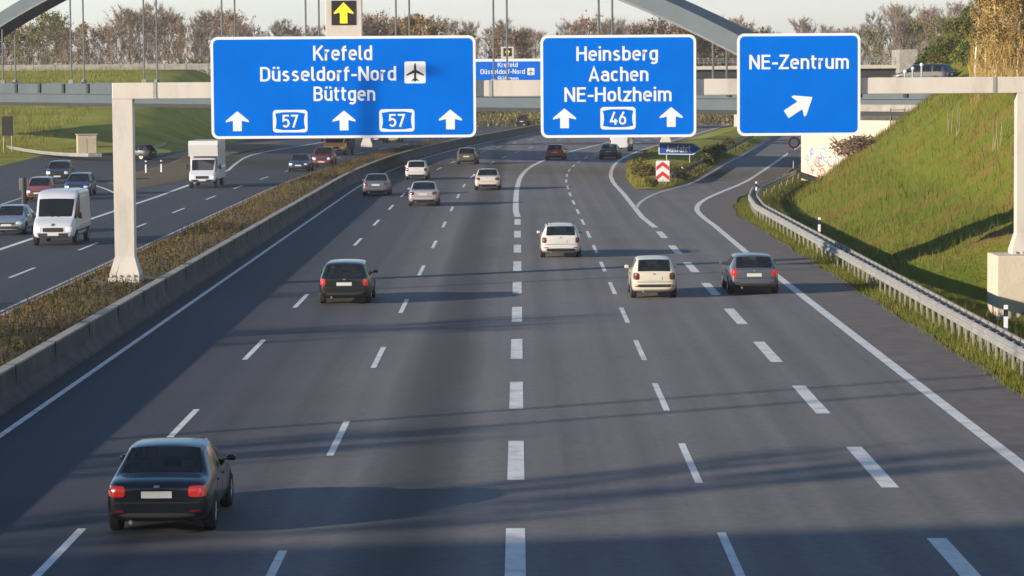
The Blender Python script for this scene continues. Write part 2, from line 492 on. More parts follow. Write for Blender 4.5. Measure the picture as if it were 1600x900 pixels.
# oncoming side
solid('edge_line', [(-17.45 + off(y), y, 0) for y in frange(10, 440, 3)], 0.14, M['paint_worn'], road2)
dashed('lane_line', [(-20.05 + off(y), y, 0) for y in frange(10, 420, 3)], 0.15, 6, 18, gp(125, 391).y, M['paint'], road2)
E = [Vector((-23.85, 10, 0)), Vector((-23.8, 190, 0))] + px_line([(290, 291), (355, 268), (365, 258), (385, 244), (420, 236), (470, 228)]) + [Vector((-21, 380, 0))]
solid('edge_line', E, 0.28, M['paint'], road2, 0.0045)
dashed('lane_line', [(-27.4, 10, 0), (-27.6, 190, 0)], 0.15, 6, 18, 66, M['paint'], road2)
solid('edge_line', [(-31.8, 10, 0), (-32.2, 180, 0)] + px_line([(60, 300), (110, 296), (148, 289)]), 0.2, M['paint_worn'], road2, 0.0045)
solid('edge_line', px_line([(146, 289), (165, 295), (182, 303)]), 0.2, M['paint'], road2, 0.005)
print('ROADS', ST)

# ------------------------------------------------------------------ median, barrier, kerb
ysm = frange(8, 440, 4)
mb = MB()
rows = [[(x + off(y), y, z + und(x, y, 0.05)) for x, z in ((-16.75, .02), (-16.2, .22), (-15.2, .34), (-14.2, .34), (-13.3, .26), (-12.75, .05))] for y in ysm]
for k in range(5):
    mb.strip([r[k] for r in rows], [r[k + 1] for r in rows])
tag(mb.build('median_strip', M['soil'], sm=True, normals=False), kind='structure')
mb = MB()
mb.sweep([(-16.88 + off(y), y, 0) for y in ysm], [(-.12, -.02), (-.12, .12), (.12, .14), (.12, -.02)])
tag(mb.build('kerb', M['cap_concrete']), kind='structure')

barrier = empty('concrete_barrier', (-12.4, 8, 0), 0, 'long weathered concrete barrier wall between the carriageway and the planted median', 'barrier')
mb = MB()
bpath = [(-12.4 + off(y) + 12.4, y - 8, 0) for y in ysm]
mb.sweep(bpath, [(-.32, 0), (-.32, .1), (-.16, .34), (-.12, .82), (.12, .82), (.16, .34), (.34, .1), (.34, 0)])
mb.build('wall', M['old_concrete'], barrier)
mb = MB()
mb.sweep(bpath, [(-.14, .825), (-.14, .875), (.14, .875), (.14, .825)])
mb.build('coping', M['cap_concrete'], barrier)
for y in frange(58, 330, 6.0)[:60]:
    mb = MB(); mb.box((off(y), y - 8, .45), (.324, .03, .872)); mb.build('wall_joint', M['plastic'], barrier)

# ------------------------------------------------------------------ guard rails
WB = [(-.02, .42), (.05, .47), (.05, .52), (-.02, .585), (.05, .65), (.05, .70), (-.02, .75), (-.05, .75), (.02, .69), (.02, .66), (-.05, .585), (.02, .51), (.02, .48), (-.05, .42)]
def guardrail(path, posts, label, double=True, zf=None, m='galv', group=None):
    o = empty('guardrail', path[0], 0, label, 'guardrail', group)
    b = Vector(path[0])
    P = [Vector(p) - b for p in path]
    mb = MB(); mb.sweep(P, [(-a - .09, z) for a, z in WB]); mb.build('rail', M[m], o)
    if double:
        mb = MB(); mb.sweep(P, [(a + .42, z) for a, z in WB]); mb.build('rail', M[m], o)
    tab = [(p[1], p[0]) for p in path]; tz = [(p[1], p[2]) for p in path]
    me = None
    for y in posts:
        x = interp(tab, y); z = interp(tz, y)
        if me is None:
            mb = MB(); mb.box((0, 0, .30), (.05, .11, .92))
            if double: mb.box((.17, 0, .56), (.5, .06, .10)); mb.box((.36, 0, .30), (.05, .11, .9))
            p = mb.build('post', M['galv'] if m == 'galv' else M[m], o); me = p.data
        else:
            p = bpy.data.objects.new('post', me); col.objects.link(p); p.parent = o
        p.location = (x - b.x, y - b.y, z - b.z)
    return o
gpath = [(xg(y), y, -0.03) for y in frange(56, 300, 3)]
guardrail(gpath, frange(60, 112, 1.33) + frange(114, 180, 2) + frange(186, 290, 6),
          'galvanised double steel guardrail on posts along the right shoulder below the grassy slope')
ipath = [gp(*p) for p in [(1070, 288), (1084, 282), (1102, 271), (1140, 250), (1165, 235), (1200, 213)]]
ipath = [Vector((p.x - 0.9, p.y, 0.0)) for p in chaikin(ipath, 1)]
guardrail(ipath, frange(ipath[0].y + 1, ipath[-1].y - 1, 5), 'dark steel guardrail along the grassy wedge between motorway and slip road', False, m='galv_dark')
lpath = [gp(*p) for p in [(-70, 222), (0, 236), (50, 246), (100, 251), (150, 252), (190, 250), (240, 240), (290, 222)]]
guardrail([p for p in chaikin(lpath, 1)], [], 'pale curving guardrail at the foot of the left meadow beyond the oncoming road', False, m='galv')

# ------------------------------------------------------------------ near sign gantry
GY = 106.7
def gw(px, py): return at_y(px, py, GY)
def pxm(n): return n * GY / F_PX
gx0, gx1 = gw(195, 300).x, gw(1602, 300).x
zb0 = gw(195, 142).z
zb1 = gw(1602, 132.5).z
gz = (zb0 + zb1) / 2
gantry = empty('sign_gantry', (gx0, GY, 0), 0, 'pale beige steel sign gantry spanning the road with flared post foot and concrete block', 'gantry')
def loc(p): return Vector(p) - gantry.location
mb = MB()
hb = pxm(25.5)
mb.box(loc(((gx0 + gx1) / 2 + .1, GY, gz)), (gx1 - gx0 + pxm(40), .62, hb), bev=.03)
mb.build('beam', M['gantry'], gantry)
for x in frange(gx0 + 1.2, gx1 - 1.2, 5.8):
    mb = MB(); mb.box(loc((x, GY - .322, gz)), (.12, .03, hb * .98)); mb.build('beam_joint', M['galv'], gantry)
for gx, foot in ((gx0, .48), (gx1, 1.12)):
    mb = MB()
    pw = pxm(15)
    def rect(x, z, a, b): return [mb.bm.verts.new(loc((x + sx * a, GY + sy * b, z))) for sx, sy in ((-1, -1), (1, -1), (1, 1), (-1, 1))]
    secs = [(foot, pxm(23), .5), (foot + .14, pxm(23), .5), (foot + .78, pxm(15.2), .34), (gz - hb / 2, pxm(15.6), .33)]
    rings = [rect(gx, z, a, b) for z, a, b in secs]
    for A1, B1 in zip(rings, rings[1:]):
        for i in range(4): mb.bm.faces.new((A1[i], A1[(i + 1) % 4], B1[(i + 1) % 4], B1[i]))
    mb.bm.faces.new(rings[0]); mb.bm.faces.new(rings[-1])
    post = mb.build('post', M['gantry'], gantry)
    for i in range(4):
        mb = MB(); mb.tube(loc((gx + (i - 1.5) * .26, GY - .49, foot + .07)), loc((gx + (i - 1.5) * .26, GY - .55, foot + .07)), .04, n=6)
        mb.build('anchor_bolt', M['galv_dark'], post)
mb = MB(); mb.box(loc((gx0, GY, .17)), (pxm(50), 1.3, .66), bev=.04); mb.build('footing', M['concrete'], gantry)
bl = gw(1550, 420)
mb = MB(); mb.box(loc((bl.x + 1.25, GY, (1.11 - 1.6) / 2)), (2.5, 2.2, 2.71), bev=.05); mb.build('footing', M['cream_concrete'], gantry)

# ------------------------------------------------------------------ lettering
# road sign letters drawn as strokes of even width (cap height 1)
SW = .142
def _arc(cx, cy, rx, ry, a0, a1, n=8):
    return [(cx + rx * math.cos(R(a0 + (a1 - a0) * i / n)), cy + ry * math.sin(R(a0 + (a1 - a0) * i / n))) for i in range(n + 1)]
_h = SW / 2
_b, _t, _T = _h, .74 - _h, 1 - _h          # stroke centres: base line, x height, cap height
def _stad(x0, x1, y0, y1, a0=0, a1=360):
    r = (x1 - x0) / 2; cx = (x0 + x1) / 2
    k = min(r * 1.05, (y1 - y0) / 2)
    return _arc(cx, y1 - k, r, k, 0, 180) + _arc(cx, y0 + k, r, k, 180, 360) + [(x1, y1 - k)]
_l, _r = _h, .50 - _h                       # lower case stems
_rr = (_r - _l) / 2; _cx = (_l + _r) / 2
def _bowl(): return _stad(_l, _r, _b, _t)
def _arch(x0, x1): 
    r = (x1 - x0) / 2
    return _arc((x0 + x1) / 2, _t - r, r, r, 180, 0) + [(x1, 0)]
_L, _R = _h, .60 - _h
GLY = {
 'o': (.50, [_bowl()]),
 'e': (.50, [[(_l, .385), (_r, .385), (_r, _t - _rr)] + _arc(_cx, _t - _rr, _rr, _rr, 0, 180)[1:] + _arc(_cx, _b + _rr, _rr, _rr, 180, 318)]),
 'c': (.46, [_arc(_cx, _t - _rr, _rr, _rr, 38, 180) + _arc(_cx, _b + _rr, _rr, _rr, 180, 322)]),
 'a': (.50, [_arc(_cx, _t - _rr, _rr, _rr, 155, 0) + [(_r, 0)], [(_r, .43), (_cx, .43)] + _arc(_cx - .01, .25, _rr - .0, .18, 90, 270) + [(_r, _b)]]),
 'd': (.50, [_bowl(), [(_r, 0), (_r, 1)]]),
 'b': (.50, [_bowl(), [(_l, 0), (_l, 1)]]),
 'g': (.50, [_bowl(), [(_r, .74), (_r, -.02)] + _arc(_cx, -.02, _rr, _rr * .9, 0, -140)]),
 'h': (.50, [[(_l, 0), (_l, 1)], [(_l, _t - _rr)] + _arch(_l, _r)]),
 'n': (.50, [[(_l, 0), (_l, .74)], [(_l, _t - _rr)] + _arch(_l, _r)]),
 'm': (.78, [[(_l, 0), (_l, .74)], [(_l, _t - .16)] + _arch(_l, .39), [(.39, _t - .16)] + _arch(.39, .78 - _h)]),
 'u': (.50, [[(_l, .74), (_l, _b + _rr)] + _arc(_cx, _b + _rr, _rr, _rr, 180, 360) + [(_r, .74)], [(_r, 0), (_r, .3)]]),
 'r': (.31, [[(_l, 0), (_l, .74)], [(_l, _t - .16)] + _arc(_l + .17, _t - .17, .17, .17, 180, 80)]),
 't': (.34, [[(.12, .94), (.12, .22)] + _arc(.27, .22, .15, .22 - _b, 180, 275)[1:], [(0, .69), (.33, .69)]]),
 'f': (.34, [[(.12, 0), (.12, .80)] + _arc(.27, .80, .15, 1 - _h - .80, 180, 85)[1:], [(0, .69), (.33, .69)]]),
 'l': (.22, [[(_h, 1), (_h, .20)] + _arc(_h + .14, .20, .14, .20 - _b, 180, 275)[1:]]),
 'i': (.145, [[(_h, 0), (_h, .74)], [(_h, .86), (_h, 1.0)]]),
 's': (.46, [_arc(.225, _t - .145, .145, .145, 32, 180)[0:6] + [(.08, .515)] + [(.11, .445), (.19, .40), (.27, .36), (.345, .30)] + [(.365, .225)] + _arc(.215, .205, .15, .135, 0, -150)]),
 'z': (.44, [[(0, _t), (.39, _t), (.05, _b), (.44, _b)]]),
 'K': (.60, [[(_h, 0), (_h, 1)], [(.56, 1), (.11, .44)], [(.22, .60), (.58, 0)]]),
 'N': (.62, [[(_h, 0), (_h, 1)], [(_h, .97), (.62 - _h, .03)], [(.62 - _h, 0), (.62 - _h, 1)]]),
 'D': (.60, [[(.26, _T), (_h, _T), (_h, _b), (.26, _b)] + _arc(.26, .30, _R - .26, .30 - _b, -90, 0) + _arc(.26, .70, _R - .26, _T - .70, 0, 90)]),
 'B': (.58, [[(.30, .53), (_h, .53), (_h, _T), (.30, _T)] + _arc(.30, (.53 + _T) / 2, .19, (_T - .53) / 2, 90, -90), [(_h, .53), (_h, _b), (.30, _b)] + _arc(.30, (.53 + _b) / 2, .21, (.53 - _b) / 2, -90, 90)]),
 'H': (.62, [[(_h, 0), (_h, 1)], [(.62 - _h, 0), (.62 - _h, 1)], [(_h, .53), (.62 - _h, .53)]]),
 'A': (.64, [[(.055, 0), (.32, .96), (.585, 0)], [(.13, .27), (.51, .27)]]),
 'E': (.52, [[(.52, _T), (_h, _T), (_h, _b), (.52, _b)], [(_h, .53), (.47, .53)]]),
 'Z': (.56, [[(.02, _T), (.50, _T), (.055, _b), (.56, _b)]]),
 '-': (.34, [[(0, .40), (.34, .40)]]),
 '5': (.52, [[(.47, _T), (.10, _T), (.085, .54)] + _arc(.25, .345, .20, .345 - _b, 125, -145, 14)]),
 '7': (.50, [[(0, _T), (.43, _T), (.15, 0)]]),
 '4': (.54, [[(.33, 1), (.06, .26), (.54, .26)], [(.39, .46), (.39, 0)]]),
 '6': (.52, [_stad(_h, .52 - _h, _b, .60), [(_h, .34), (.12, .56), (.36, 1)]]),
}
def _stroke_faces(pts, w):
    """quads of a stroke with mitred joints"""
    P = [Vector(p) for p in pts]
    q = [P[0]]
    for p in P[1:]:
        if (p - q[-1]).length > 1e-4: q.append(p)
    P = q
    closed = (P[0] - P[-1]).length < 1e-3
    L, Rt = [], []
    n = len(P)
    for i in range(n):
        if closed: a, b = P[i - 1] if i else P[-2], P[(i + 1) % n] if i < n - 1 else P[1]
        else: a, b = P[max(i - 1, 0)], P[min(i + 1, n - 1)]
        d0 = (P[i] - a).normalized() if (P[i] - a).length > 1e-6 else (b - P[i]).normalized()
        d1 = (b - P[i]).normalized() if (b - P[i]).length > 1e-6 else d0
        m = Vector((-(d0.y + d1.y), d0.x + d1.x))
        m = m.normalized() if m.length > 1e-4 else Vector((-d0.y, d0.x))
        c = max(.45, m.dot(Vector((-d0.y, d0.x))))
        m = m * (w / 2 / c)
        L.append(P[i] + m); Rt.append(P[i] - m)
    return [(L[i], Rt[i], Rt[i + 1], L[i + 1]) for i in range(n - 1)]
def text_quads(s_):
    x = 0; out = []; layer = 0
    for ch in s_:
        base = {'ü': 'u'}.get(ch, ch)
        w, st = GLY[base]
        st = list(st)
        if ch == 'ü': st += [[(.13, .86), (.13, 1.0)], [(.37, .86), (.37, 1.0)]]
        for k, p in enumerate(st):
            for f in _stroke_faces(p, SW): out.append(([(v.x + x, v.y) for v in f], k))
        x += w + (.10 if ch != '-' else .08)
    return out, x - .10

def lettering(mb, s_, x0, x1, base, cap, Y, origin, weight=0.0):
    qs, w = text_quads(s_)
    sx, sy = (x1 - x0) / w, cap
    for f, k in qs:
        vs = [mb.bm.verts.new(Vector((x0 + u * sx, Y - .0006 * k, base + v * sy)) - origin) for u, v in f]
        try: mb.bm.faces.new(vs)
        except ValueError: pass

def rrect(x0, z0, x1, z1, r, n=6):
    pts = []
    for cx, cz, a0 in ((x1 - r, z1 - r, 0), (x0 + r, z1 - r, 90), (x0 + r, z0 + r, 180), (x1 - r, z0 + r, 270)):
        for i in range(n + 1):
            a = R(a0 + 90 * i / n); pts.append((cx + r * math.cos(a), cz + r * math.sin(a)))
    return pts

def plate(mb, poly, Y, origin, t=0.004):
    mb.prism(poly, lambda p: Vector((p[0], Y + t, p[1])) - origin, lambda p: Vector((p[0], Y, p[1])) - origin)

def arrow_poly(cx, cz, w, h, ang=0.0):
    s = [(-.19, -.5), (.19, -.5), (.19, .02), (.5, -.06), (.5, .02), (.0, .5), (-.5, .02), (-.5, -.06), (-.19, .02)]
    c, sn = math.cos(ang), math.sin(ang)
    return [(cx + x * w * c - z * h * sn, cz + x * w * sn + z * h * c) for x, z in s]

def shield(mb, mb2, x0, z0, x1, z1, Y, origin):
    """motorway number frame: white border, blue field with cut in corners"""
    plate(mb, rrect(x0, z0, x1, z1, .12), Y, origin)
    w, h = x1 - x0, z1 - z0
    q = [(.07, .16), (.30, .10), (.70, .10), (.93, .16), (.90, .40), (.90, .60), (.93, .84), (.70, .90), (.30, .90), (.07, .84), (.10, .60), (.10, .40)]
    plate(mb2, [(x0 + u * w, z0 + v * h) for u, v in q], Y - .004, origin, .003)

def blue_sign(name, rect, label, group, Y=None, scale_y=None):
    Y = GY - .48 if Y is None else Y
    x0p, y0p, x1p, y1p = rect
    c0 = at_y((x0p + x1p) / 2, (y0p + y1p) / 2, Y)
    k = Y / F_PX
    x0, x1 = c0.x - (x1p - x0p) / 2 * k, c0.x + (x1p - x0p) / 2 * k
    z0, z1 = c0.z - (y1p - y0p) / 2 * k, c0.z + (y1p - y0p) / 2 * k
    o = empty(name, (c0.x, Y, z0), 0, label, 'road sign', group)
    og = o.location.copy()
    mb = MB(); mb.prism(rrect(x0 + .03, z0 + .03, x1 - .03, z1 - .03, .25), lambda p: Vector((p[0], Y + .09, p[1])) - og, lambda p: Vector((p[0], Y + .031, p[1])) - og)
    mb.build('back_panel', M['sign_back'], o)
    mb = MB(); mb.prism(rrect(x0, z0, x1, z1, .26), lambda p: Vector((p[0], Y + .03, p[1])) - og, lambda p: Vector((p[0], Y, p[1])) - og)
    mb.build('border', M['sign_white'], o)
    bw = 4.2 * k
    mb = MB(); plate(mb, rrect(x0 + bw, z0 + bw, x1 - bw, z1 - bw, .18), Y - .004, og)
    mb.build('face', M['sign_blue'], o)
    for x in frange(x0 + .5, x1 - .5, 2.2):
        mb = MB(); mb.box(Vector((x, Y + .125, (z0 + z1) / 2)) - og, (.09, .07, (z1 - z0) * .94))
        mb.build('bracket', M['galv_dark'], o)
    pcx, pcy = (x0p + x1p) / 2, (y0p + y1p) / 2
    tx = lambda px: c0.x + (px - pcx) * k
    tz = lambda py: c0.z - (py - pcy) * k
    return o, og, tx, tz, Y - .008, k

def put_text(o, og, tx, tz, Y, lines, wgt=.018):
    for s, xa, xb, ya, yb in lines:
        mb = MB(); lettering(mb, s, tx(xa), tx(xb), tz(yb), tz(ya) - tz(yb), Y, og, wgt)
        mb.build('lettering', M['sign_white'], o, normals=False)

def put_arrows(o, og, tx, tz, Y, k, lst):
    for cx, cy, w, h, a in lst:
        mb = MB(); plate(mb, arrow_poly(tx(cx), tz(cy), w * k, h * k, a), Y, og, .003); mb.build('arrow', M['sign_white'], o)

def put_shield(o, og, tx, tz, Y, x0, y0, x1, y1, s):
    a, b = MB(), MB()
    shield(a, b, tx(x0), tz(y1), tx(x1), tz(y0), Y, og)
    sh = a.build('number_frame', M['sign_white'], o)
    f = b.build('field', M['sign_blue'], sh)
    mb = MB(); w = (x1 - x0)
    lettering(mb, s, tx(x0 + w * .27), tx(x1 - w * .27), tz(y1 - 7.5), tz(y0 + 7.5) - tz(y1 - 7.5), Y - .008, og, .012)
    mb.build('lettering', M['sign_white'], sh, normals=False)

def plane_polys():
    return [[(-.05, -.42), (0, -.46), (.05, -.42), (.055, .30), (.03, .42), (0, .46), (-.03, .42), (-.055, .30)],
            [(0, .16), (.43, -.10), (.43, -.02 - .15), (.05, -.02), (-.05, -.02), (-.43, -.17), (-.43, -.10)],
            [(0, -.24), (.17, -.38), (.17, -.43), (0, -.36), (-.17, -.43), (-.17, -.38)]]

G1 = 'blue direction signs on the gantry'
S = blue_sign('direction_sign', (330, 57, 743, 215.5), 'widest blue direction sign reading Krefeld, Düsseldorf-Nord, Büttgen, left on the gantry', G1)
o, og, tx, tz, Y, k = S
put_text(o, og, tx, tz, Y, [('Krefeld', 490, 582, 71.5, 94.5), ('Düsseldorf-Nord', 407, 619, 104, 126.5), ('Büttgen', 490, 586, 135, 157.5)])
put_arrows(o, og, tx, tz, Y, k, [(370.5, 188, 36, 31, 0), (537, 188, 36, 31, 0), (703, 187.5, 36, 31, 0)])
put_shield(o, og, tx, tz, Y, 426, 171, 480, 206, '57')
put_shield(o, og, tx, tz, Y, 592, 171, 647, 206, '57')
mb = MB(); plate(mb, rrect(tx(632), tz(131), tx(665), tz(97), .06), Y, og, .003); sq = mb.build('airport_symbol', M['sign_white'], o)
mb = MB()
cx, cz, ss = tx(648.5), tz(114), 32 * k
for i, pl in enumerate(plane_polys()):
    plate(mb, [(cx + x * ss, cz + z * ss) for x, z in pl], Y - .004 - .001 * i, og, .002)
mb.build('plane_mark', M['sign_black'], sq)
S = blue_sign('direction_sign', (845, 55, 1087.5, 214.5), 'blue direction sign reading Heinsberg, Aachen, NE-Holzheim with two up arrows', G1)
o, og, tx, tz, Y, k = S
put_text(o, og, tx, tz, Y, [('Heinsberg', 901, 1028, 72.5, 95), ('Aachen', 920, 1013, 104.5, 127), ('NE-Holzheim', 882, 1049, 136, 158.5)])
put_arrows(o, og, tx, tz, Y, k, [(882, 184, 36, 31, 0), (1048.5, 183, 36, 31, 0)])
put_shield(o, og, tx, tz, Y, 938, 167, 993, 202, '46')
S = blue_sign('direction_sign', (1152, 52.5, 1344, 211.5), 'smallest blue direction sign reading NE-Zentrum with one slanted exit arrow', G1)
o, og, tx, tz, Y, k = S
put_text(o, og, tx, tz, Y, [('NE-Zentrum', 1171, 1326, 85.5, 108)])
put_arrows(o, og, tx, tz, Y, k, [(1249, 165, 37, 49, -R(57))])

# lane control box on top of the widest sign
def lane_box(name, px, py0, py1, Y, label, wpx, dark, bmat):
    k = Y / F_PX
    c = at_y(px, (py0 + py1) / 2, Y)
    hgt = (py1 - py0) * k
    o = empty(name, (c.x, Y, c.z - hgt / 2), 0, label, 'lane signal')
    og = o.location.copy()
    mb = MB(); mb.box((0, .2, hgt / 2), (wpx * k, .4, hgt), bev=.03); mb.build('housing', bmat, o)
    w = dark * k
    mb = MB(); mb.box((0, -.012, hgt * .56), (w, .03, w * 1.0), bev=.008); mb.build('display', M['sign_black'], o)
    return o, og, c, k, hgt, w
o, og, c, k, hgt, w = lane_box('lane_signal', 537, -9, 57, GY - .44, 'white lane signal box with yellow up arrow on top of the widest sign', 57, 38, M['gantry'])
mb = MB(); plate(mb, arrow_poly(c.x, og.z + hgt * .56, w * .80, w * .86), GY - .44 - .032, og, .003); mb.build('arrow', M['arrow_yellow'], o)

# ------------------------------------------------------------------ second gantry further down the road
GY2 = 322.0
g2x0, g2x1 = at_y(573, 230, GY2).x, at_y(1040, 230, GY2).x
gan2 = empty('sign_gantry', (g2x0, GY2, 0), 0, 'far sign gantry with pale flared post seen below the widest sign', 'gantry')
mb = MB(); mb.box(((g2x1 - g2x0) / 2, 0, 7.3), (g2x1 - g2x0 + 1, .6, .6), bev=.03); mb.build('beam', M['gantry'], gan2)
for x in (0, g2x1 - g2x0):
    mb = MB()
    rings = [[mb.bm.verts.new((x + sx * a, sy * a, z)) for sx, sy in ((-1, -1), (1, -1), (1, 1), (-1, 1))] for z, a in ((0, .62), (.3, .62), (.9, .40), (7.0, .38))]
    for A1, B1 in zip(rings, rings[1:]):
        for i in range(4): mb.bm.faces.new((A1[i], A1[(i + 1) % 4], B1[(i + 1) % 4], B1[i]))
    mb.bm.faces.new(rings[-1])
    mb.build('post', M['gantry'], gan2)
S = blue_sign('direction_sign', (722, 92, 866, 148), 'small far blue sign with white town names, seen between the two big signs', None, Y=GY2 - .5)
o, og, tx, tz, Y, k = S
put_text(o, og, tx, tz, Y, [('Krefeld', 778, 809, 97.5, 105), ('Düsseldorf-Nord', 751, 820, 108, 115.5), ('Büttgen', 778, 810, 119, 126.5)], .02)
mb = MB(); plate(mb, rrect(tx(824), tz(117.5), tx(835), tz(106.5), .06), Y, og, .003); sq = mb.build('airport_symbol', M['sign_white'], o)
mb = MB(); cx, cz, ss = tx(829.5), tz(112), 10 * k
for i, pl in enumerate(plane_polys()): plate(mb, [(cx + x * ss, cz + z * ss) for x, z in pl], Y - .004 - .001 * i, og, .002)
mb.build('plane_mark', M['sign_black'], sq)
put_arrows(o, og, tx, tz, Y, k, [(740, 138, 12, 10, 0), (793, 138, 12, 10, 0), (846, 138, 12, 10, 0)])
o, og, c, k, hgt, w = lane_box('lane_signal', 793, 73, 92.5, GY2 - .5, 'small pale lane signal box on top of the far blue sign', 20, 13, M['gantry'])
mb = MB(); plate(mb, arrow_poly(c.x, og.z + hgt * .56, w * .6, w * .75), GY2 - .5 - .032, og, .003); mb.build('arrow', M['arrow_yellow'], o)

# ------------------------------------------------------------------ tied arch bridge, crossing at a slant
BD = Vector((-0.667, 0.745, 0)); BN = Vector((0.745, 0.667, 0))       # along the bridge (leftwards, away) and across it (away)
B0 = Vector((21.0, 213.0, 0))
SPAN = 132.0
zd0 = lambda s: lerp(4.75, 5.15, clamp(s / 110))        # underside
zd1 = lambda s: lerp(7.05, 7.35, clamp(s / 110))        # top of the edge girder
bridge = empty('arch_bridge', B0, 0, 'blue grey tied arch bridge crossing the motorway at a slant behind the signs', 'bridge')
def bp(s, n, z): return BD * s + BN * n + Vector((0, 0, z))
S0, S1 = -14.0, SPAN + 3
def slab(name, n0, n1, z0, z1, m, s0=S0, s1=S1, parent=bridge):
    mb = MB()
    ss = frange(s0, s1, 8)
    ring = [[mb.bm.verts.new(bp(s, n, z(s))) for n, z in ((n0, z0), (n1, z0), (n1, z1), (n0, z1))] for s in ss]
    for A1, B1 in zip(ring, ring[1:]):
        for i in range(4): mb.bm.faces.new((A1[i], A1[(i + 1) % 4], B1[(i + 1) % 4], B1[i]))
    mb.bm.faces.new(ring[0]); mb.bm.faces.new(ring[-1])
    return mb.build(name, m, parent)
girder = slab('edge_girder', -.25, .25, lambda s: zd0(s) + .32, zd1, M['bridge_steel'])
slab('bottom_flange', -.38, .55, zd0, lambda s: zd0(s) + .317, M['bridge_dark'])
slab('deck', .253, 12.0, lambda s: zd0(s) + .5, lambda s: zd1(s) - .45, M['bridge_dark'])
slab('edge_girder', 12.003, 12.5, lambda s: zd0(s), zd1, M['bridge_steel'])
slab('deck_edge', -.42, .28, lambda s: zd0(s) + 1.18, lambda s: zd0(s) + 1.26, M['bridge_steel'])
brot = Matrix.Rotation(math.atan2(BD.y, BD.x), 3, 'Z')
for i in range(33):
    s = S0 + 4 + i * 4.33
    mb = MB(); mb.box(bp(s, -.33, zd1(s) - .50), (.38, .14, .95), rot=brot)
    mb.build('stiffener', M['bridge_dark'], bridge)
AR = 14.6
def arch_z(s):
    t = s / SPAN
    return zd1(s) + 4 * AR * t * (1 - t) - .6
NA = 3.0
mb = MB()
ring = []
for i in range(61):
    s = SPAN * i / 60
    t = s / SPAN
    sl = 4 * AR * (1 - 2 * t) / SPAN
    nrm = Vector((0, 0, 1)) - BD * sl; nrm.normalize()
    p = bp(s, NA, arch_z(s))
    hw, hh = 1.15, .72
    ring.append([mb.bm.verts.new(p + BN * a * hw + nrm * b * hh) for a, b in ((-1, -1), (1, -1), (1, 1), (-1, 1))])
for A1, B1 in zip(ring, ring[1:]):
    for i in range(4): mb.bm.faces.new((A1[i], A1[(i + 1) % 4], B1[(i + 1) % 4], B1[i]))
mb.bm.faces.new(ring[0]); mb.bm.faces.new(ring[-1])
arch = mb.build('arch', M['bridge_steel'], bridge)
mb = MB()
ring = []
for i in range(61):
    s = SPAN * i / 60; t = s / SPAN
    sl = 4 * AR * (1 - 2 * t) / SPAN
    nrm = Vector((0, 0, 1)) - BD * sl; nrm.normalize()
    p = bp(s, NA - 1.16, arch_z(s)) - nrm * .66
    ring.append([mb.bm.verts.new(p + BN * a * .05 + nrm * b * .1) for a, b in ((-1, -1), (1, -1), (1, 1), (-1, 1))])
for A1, B1 in zip(ring, ring[1:]):
    for i in range(4): mb.bm.faces.new((A1[i], A1[(i + 1) % 4], B1[(i + 1) % 4], B1[i]))
mb.bm.faces.new(ring[0]); mb.bm.faces.new(ring[-1])
mb.build('flange', M['hanger'], arch)
s = 11.5
while s < SPAN - 8:
    for dn in (-.75, .75):
        mb = MB()
        mb.tube(bp(s, NA + dn, zd1(s) - .5), bp(s, NA + dn, arch_z(s) - .6), .085, n=6)
        hg = mb.build('hanger', M['hanger'], bridge)
        mb = MB(); mb.box(bp(s, NA + dn, zd1(s) + .12), (.5, .5, .5), bev=.05); mb.build('socket', M['cap_concrete'], hg)
    s += 12.75
# abutment with the long side wall towards the viewer
def abut(name, s0, s1, n0, n1, z0, z1, m, parent=bridge):
    mb = MB()
    f = [bp(s0, n0, z0), bp(s1, n0, z0), bp(s1, n1, z0), bp(s0, n1, z0)]
    a = [mb.bm.verts.new(p) for p in f]; b = [mb.bm.verts.new(p + Vector((0, 0, z1 - z0))) for p in f]
    mb.bm.faces.new(a); mb.bm.faces.new(b)
    for i in range(4): mb.bm.faces.new((a[i], a[(i + 1) % 4], b[(i + 1) % 4], b[i]))
    return mb.build(name, m, parent)
ab = abut('abutment', -22, .2, -.10, 12.8, -1.0, 5.05, M['cream_concrete'])
abut('abutment_cap', -22, .1, -.30, -.103, 4.72, 5.55, M['cap_concrete'], ab)
abut('abutment_ledge', -22, .25, -.24, -.104, 4.45, 4.70, M['old_concrete'], ab)
# graffiti on the wall
rg = random.Random(3)
for cname, c, n in (('graffiti_red', (.42, .08, .10), 10), ('graffiti_blue', (.16, .26, .48), 7), ('graffiti_pink', (.60, .30, .33), 8)):
    mb = MB()
    for i in range(n):
        s0 = rg.uniform(-4.6, -.4); z0 = rg.uniform(.3, 1.3) - s0 * .10 if n != 7 else rg.uniform(1.3, 2.1)
        pts = []
        a = rg.uniform(0, 6); r = rg.uniform(.12, .34)
        for q in range(10):
            pts.append((s0 + r * math.cos(a + q * .62) + q * .03, z0 + r * 1.1 * math.sin(a + q * .62)))
        w = .055
        off_n = -.106 - .0005 * i - (.005 if n == 7 else .010 if n == 8 else 0)
        L = [bp(x, off_n, z + w) for x, z in pts]; Rr = [bp(x + w, off_n, z - w) for x, z in pts]
        mb.strip(L, Rr)
    mb.build('graffiti', mat(cname, c, .8), ab, normals=False)
# stair rail on the wall
mb = MB()
for s_ in (-8.6, -9.9):
    mb.tube(bp(s_, -.32, 2.6), bp(s_, -.32, 5.3), .05, n=6)
mb.tube(bp(-8.6, -.32, 5.2), bp(-9.9, -.32, 5.2), .05, n=6)
mb.build('hand_rail', M['galv_dark'], bridge)
# pier
mb = MB(); c = bp(96.5, 6, 0)
mb.tube(c + Vector((0, 0, -.3)), c + Vector((0, 0, 5.6)), .42, .38, n=16); mb.build('pier', M['cream_concrete'], bridge)

